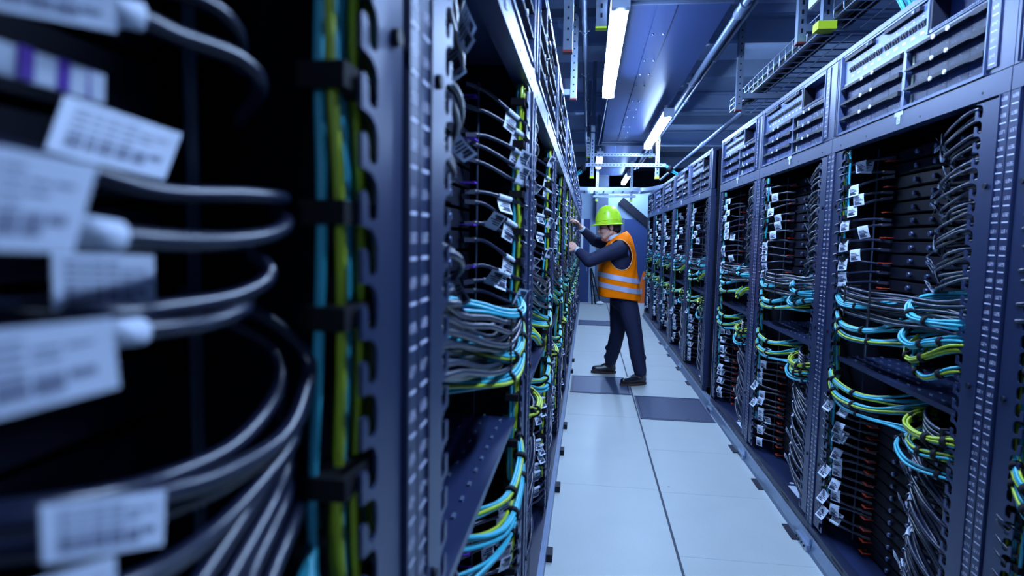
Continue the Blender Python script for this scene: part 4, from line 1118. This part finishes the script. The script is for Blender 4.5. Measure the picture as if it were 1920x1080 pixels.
# vest: a loft of tilted rings, armholes cut out
RG = [(.868,.330,.214,.232,-.10), (1.0,.318,.206,.222,0), (1.12,.305,.195,.208,.05), (1.22,.302,.188,.207,.1), (1.30,.303,.172,.208,.15), (1.37,.306,.152,.209,.22), (1.42,.305,.132,.200,.30), (1.457,.303,.110,.172,.42), (1.48,.300,.092,.136,.52), (1.492,.296,.080,.104,.58)]
def ring_at(t):
    t = max(0, min(len(RG) - 1 - 1e-6, t)); i = int(t); f = t - i
    E = [RG[max(0, i - 1)], RG[i], RG[i + 1], RG[min(len(RG) - 1, i + 2)]]
    return [0.5 * ((2*b) + (c-a)*f + (2*a-5*b+4*c-d)*f*f + (3*b-a-3*c+d)*f**3) for a, b, c, d in zip(*E)]
def vest_pt(t, a, off=0.0):
    z, xc, rx, ry, ti = ring_at(t); ca, sa = math.cos(a), math.sin(a); e = 2 / 2.5
    dx = (rx + off) * math.copysign(abs(ca) ** e, ca); dy = (ry + off) * math.copysign(abs(sa) ** e, sa)
    wr = .004 * math.sin(a * 5 + t * 2.3) + .003 * math.sin(a * 11 - t * 4) * (1 if t < 4 else .3)
    return W(xc + dx * (1 + wr * 3), 6.235 + dy * (1 + wr * 3), z + dx * ti + .004 * math.sin(3 * a))
NT, NA = 110, 144
AHC, AHR = (.318, 1.300), (.112, .152)
def arm_val(v):
    p = v + PR; q = ((p.x - AHC[0]) * math.cos(.25) + (p.z - AHC[1]) * math.sin(.25), -(p.x - AHC[0]) * math.sin(.25) + (p.z - AHC[1]) * math.cos(.25))
    return (q[0] / AHR[0]) ** 2 + (q[1] / AHR[1]) ** 2
vs = [vest_pt((len(RG) - 1) * i / NT, 2 * PI * j / NA) for i in range(NT + 1) for j in range(NA)]
fs = []
for i in range(NT):
    for j in range(NA):
        q = (i*NA + j, i*NA + (j+1) % NA, (i+1)*NA + (j+1) % NA, (i+1)*NA + j)
        c = (vs[q[0]] + vs[q[1]] + vs[q[2]] + vs[q[3]]) / 4
        if arm_val(c) < 1 and abs(c.y + PR.y - 6.235) > .07: continue
        fs.append(q)
mb = MB(); mb.add(vs, fs, 0, True); me = mb.mesh('vest', m_vest)
bm = bmesh.new(); bm.from_mesh(me)
bmesh.ops.delete(bm, geom=[v for v in bm.verts if not v.link_faces], context='VERTS')
edge_near = []
for v in bm.verts:
    if v.is_boundary and .5 < arm_val(v.co) < 2.0 and abs(v.co.y + PR.y - 6.235) > .06 and 1.0 < v.co.z < 1.47:
        k = 1 / math.sqrt(arm_val(v.co)); v.co.x = (AHC[0] - PR.x) + (v.co.x + PR.x - AHC[0]) * k; v.co.z = AHC[1] + (v.co.z - AHC[1]) * k
        if v.co.y + PR.y < 6.235: edge_near.append(v.co.copy())
bm.to_mesh(me); bm.free()
vest = link('safety_vest', me, person)
so = vest.modifiers.new('thickness', 'SOLIDIFY'); so.thickness = .004; so.offset = -1
edge_near.sort(key=lambda c: math.atan2(c.z - AHC[1], c.x + PR.x - AHC[0]))
if len(edge_near) > 10:
    mb = MB(); mb.tube([c + Vector((0, -.002, 0)) for c in edge_near[::3]] + [edge_near[0] + Vector((0, -.002, 0))], .0035, 6)
    link('piping', mb.mesh('vest_piping', mat('pale_orange_piping', (.85, .45, .25), .6)), vest)
mb = MB(); n = 120
for zc in (1.105, 1.005):
    rows = []
    for zo in (-.025, .025):
        row = []
        for j in range(n):
            a = 2 * PI * j / n; lo, hi = 0.0, 5.0
            for _ in range(24):
                m_ = (lo + hi) / 2; p = vest_pt(m_, a); tgt = zc + zo - .17 * (p.x + PR.x - .12)
                if p.z < tgt: lo = m_
                else: hi = m_
            row.append(vest_pt(lo, a, .0035))
        rows.append(row)
    mb.add(rows[0] + rows[1], [(j, (j+1) % n, n + (j+1) % n, n + j) for j in range(n)], 0, True)
link('reflective_band', mb.mesh('vest_bands', m_band), vest)['label'] = 'two silver reflective bands'
# hard hat
HQ = Quaternion((0, 1, 0), math.radians(-3))
def HH(x, y, z): return W(.192, 6.225, 1.608) + HQ @ (Vector((x, y, z)) * 1.09)
mb = MB(); k = 48; n = 16; vs = []
for i in range(n + 1):
    t = PI / 2 * i / n; c = math.cos(t) ** .82; s_ = math.sin(t)
    for j in range(k): a = 2 * PI * j / k; vs.append(HH(.004 + .124 * c * math.cos(a), .108 * c * math.sin(a), .166 * s_))
fs = [(i*k + j, i*k + (j+1) % k, (i+1)*k + (j+1) % k, (i+1)*k + j) for i in range(n) for j in range(k)]
mb.add(vs, fs, 0, True)
rim = []
for rr, zz in ((1.0, .0), (1.08, -.008), (1.10, -.014), (1.06, -.014)):
    for j in range(k):
        a = 2 * PI * j / k; fr = max(0, -math.cos(a)) ** 3
        rim.append(HH(.004 + (.124 * rr + (.034 * fr if rr > 1 else 0)) * math.cos(a), .108 * rr * math.sin(a), zz - (.006 * fr if rr > 1 else 0)))
mb.add(rim, [(i*k + j, i*k + (j+1) % k, (i+1)*k + (j+1) % k, (i+1)*k + j) for i in range(3) for j in range(k)], 0, True)
hat = link('hard_hat', mb.mesh('hard_hat', m_helm), person)
mb = MB()
def dome(a, h, o=.001):
    s_ = h / .166; c = max(0, 1 - s_ * s_) ** .41
    return HH(.004 + (.124 * c + o) * math.cos(a), (.108 * c + o) * math.sin(a), h)
for sg in (1, -1):
    P = [dome(sg * (PI - .35 - f * 1.95), .022 + .012 * f) for f in [i / 10 for i in range(11)]] + [dome(sg * (PI - 2.42), .055), dome(sg * (PI - 2.45), .085), dome(sg * (PI - 2.40), .112)]
    mb.tube(smooth_path(P, 40), .0032, 6)
link('ridge', mb.mesh('hat_ridge', m_helm), hat)
mb = MB(); a0 = -PI / 2 - .30
for (u0, u1) in ((a0 - .16, a0 + .16),):
    q = [dome(u0, .004, .006), dome(u1, .004, .006), dome(u1, .017, .0045), dome(u0, .017, .0045)]; mb.quad(*q)
link('clip', mb.mesh('hat_clip', m_helmy), hat)
mb = MB(); q = [(-.10, .090), (0, .096), (.10, .090), (0, .078)]
P = [dome(-PI / 2 - .28 + da, hh, .0015) for da, hh in q]; mb.tube(P + [P[0]], .0011, 5)
link('emblem', mb.mesh('hat_emblem', mat('dark_print', (.08, .12, .03), .6, noise=0)), hat)

# ------------------------------------------------------------------ things at the end of the aisle
t = empty('safety_sign', (1.14, 13.2, 0), 'orange folding floor sign with a grey foot at the end of the aisle', 'floor sign')
mb = MB()
mb.add([(-.115, 0, .10), (.085, 0, .10), (.13, .05, .78), (.05, .05, .78), (-.115, .025, .10), (.085, .025, .10), (.13, .075, .78), (.05, .075, .78)], [(0,1,2,3),(4,5,6,7),(0,1,5,4),(1,2,6,5),(2,3,7,6),(3,0,4,7)])
link('board', mb.mesh('sign_board', m_orange), t)
mb = MB(); mb.box(-.125, .12, -.03, .12, 0, .098); link('foot', mb.mesh('sign_foot', m_white), t)
mb = MB(); mb.box(-.03, .03, -.015, -.001, .30, .40); mb.box(.045, .10, .0, .03, .62, .66); link('clip', mb.mesh('sign_clips', m_lamph), t)
t = empty('step_ladder', (.16, 13.6, 0), 'dark folded step ladder leaning by the end doors, left of the person', 'ladder')
for (a, b, lab) in (((-.10, 0, .78), (-.03, 0, .0), ''), ((-.09, .05, .80), (.04, .06, .0), ''), ((-.07, .02, .80), (.16, .02, .0), '')):
    mb = MB(); mb.bar(a, b, .018, .03); link('leg', mb.mesh('ladder_leg', m_dark), t)
for z in (.2, .4, .6):
    mb = MB(); mb.box(-.085 + .05 * (.8 - z), -.02 + .16 * (.8 - z), .0, .055, z, z + .015); link('tread', mb.mesh('ladder_tread', m_dark), t)
mb = MB(); ellipsoid(mb, (0, 0, .035), (.09, .05, .035)); capsule(mb, (-.05, .02, .05), .02, (.02, 0, .07), .015)
tag(link('cloth', blob('cloth', mb, m_white, .012, 2), None, (.30, 13.55, 0)), 'crumpled pale cloth on the floor beside the folded ladder', 'cloth')
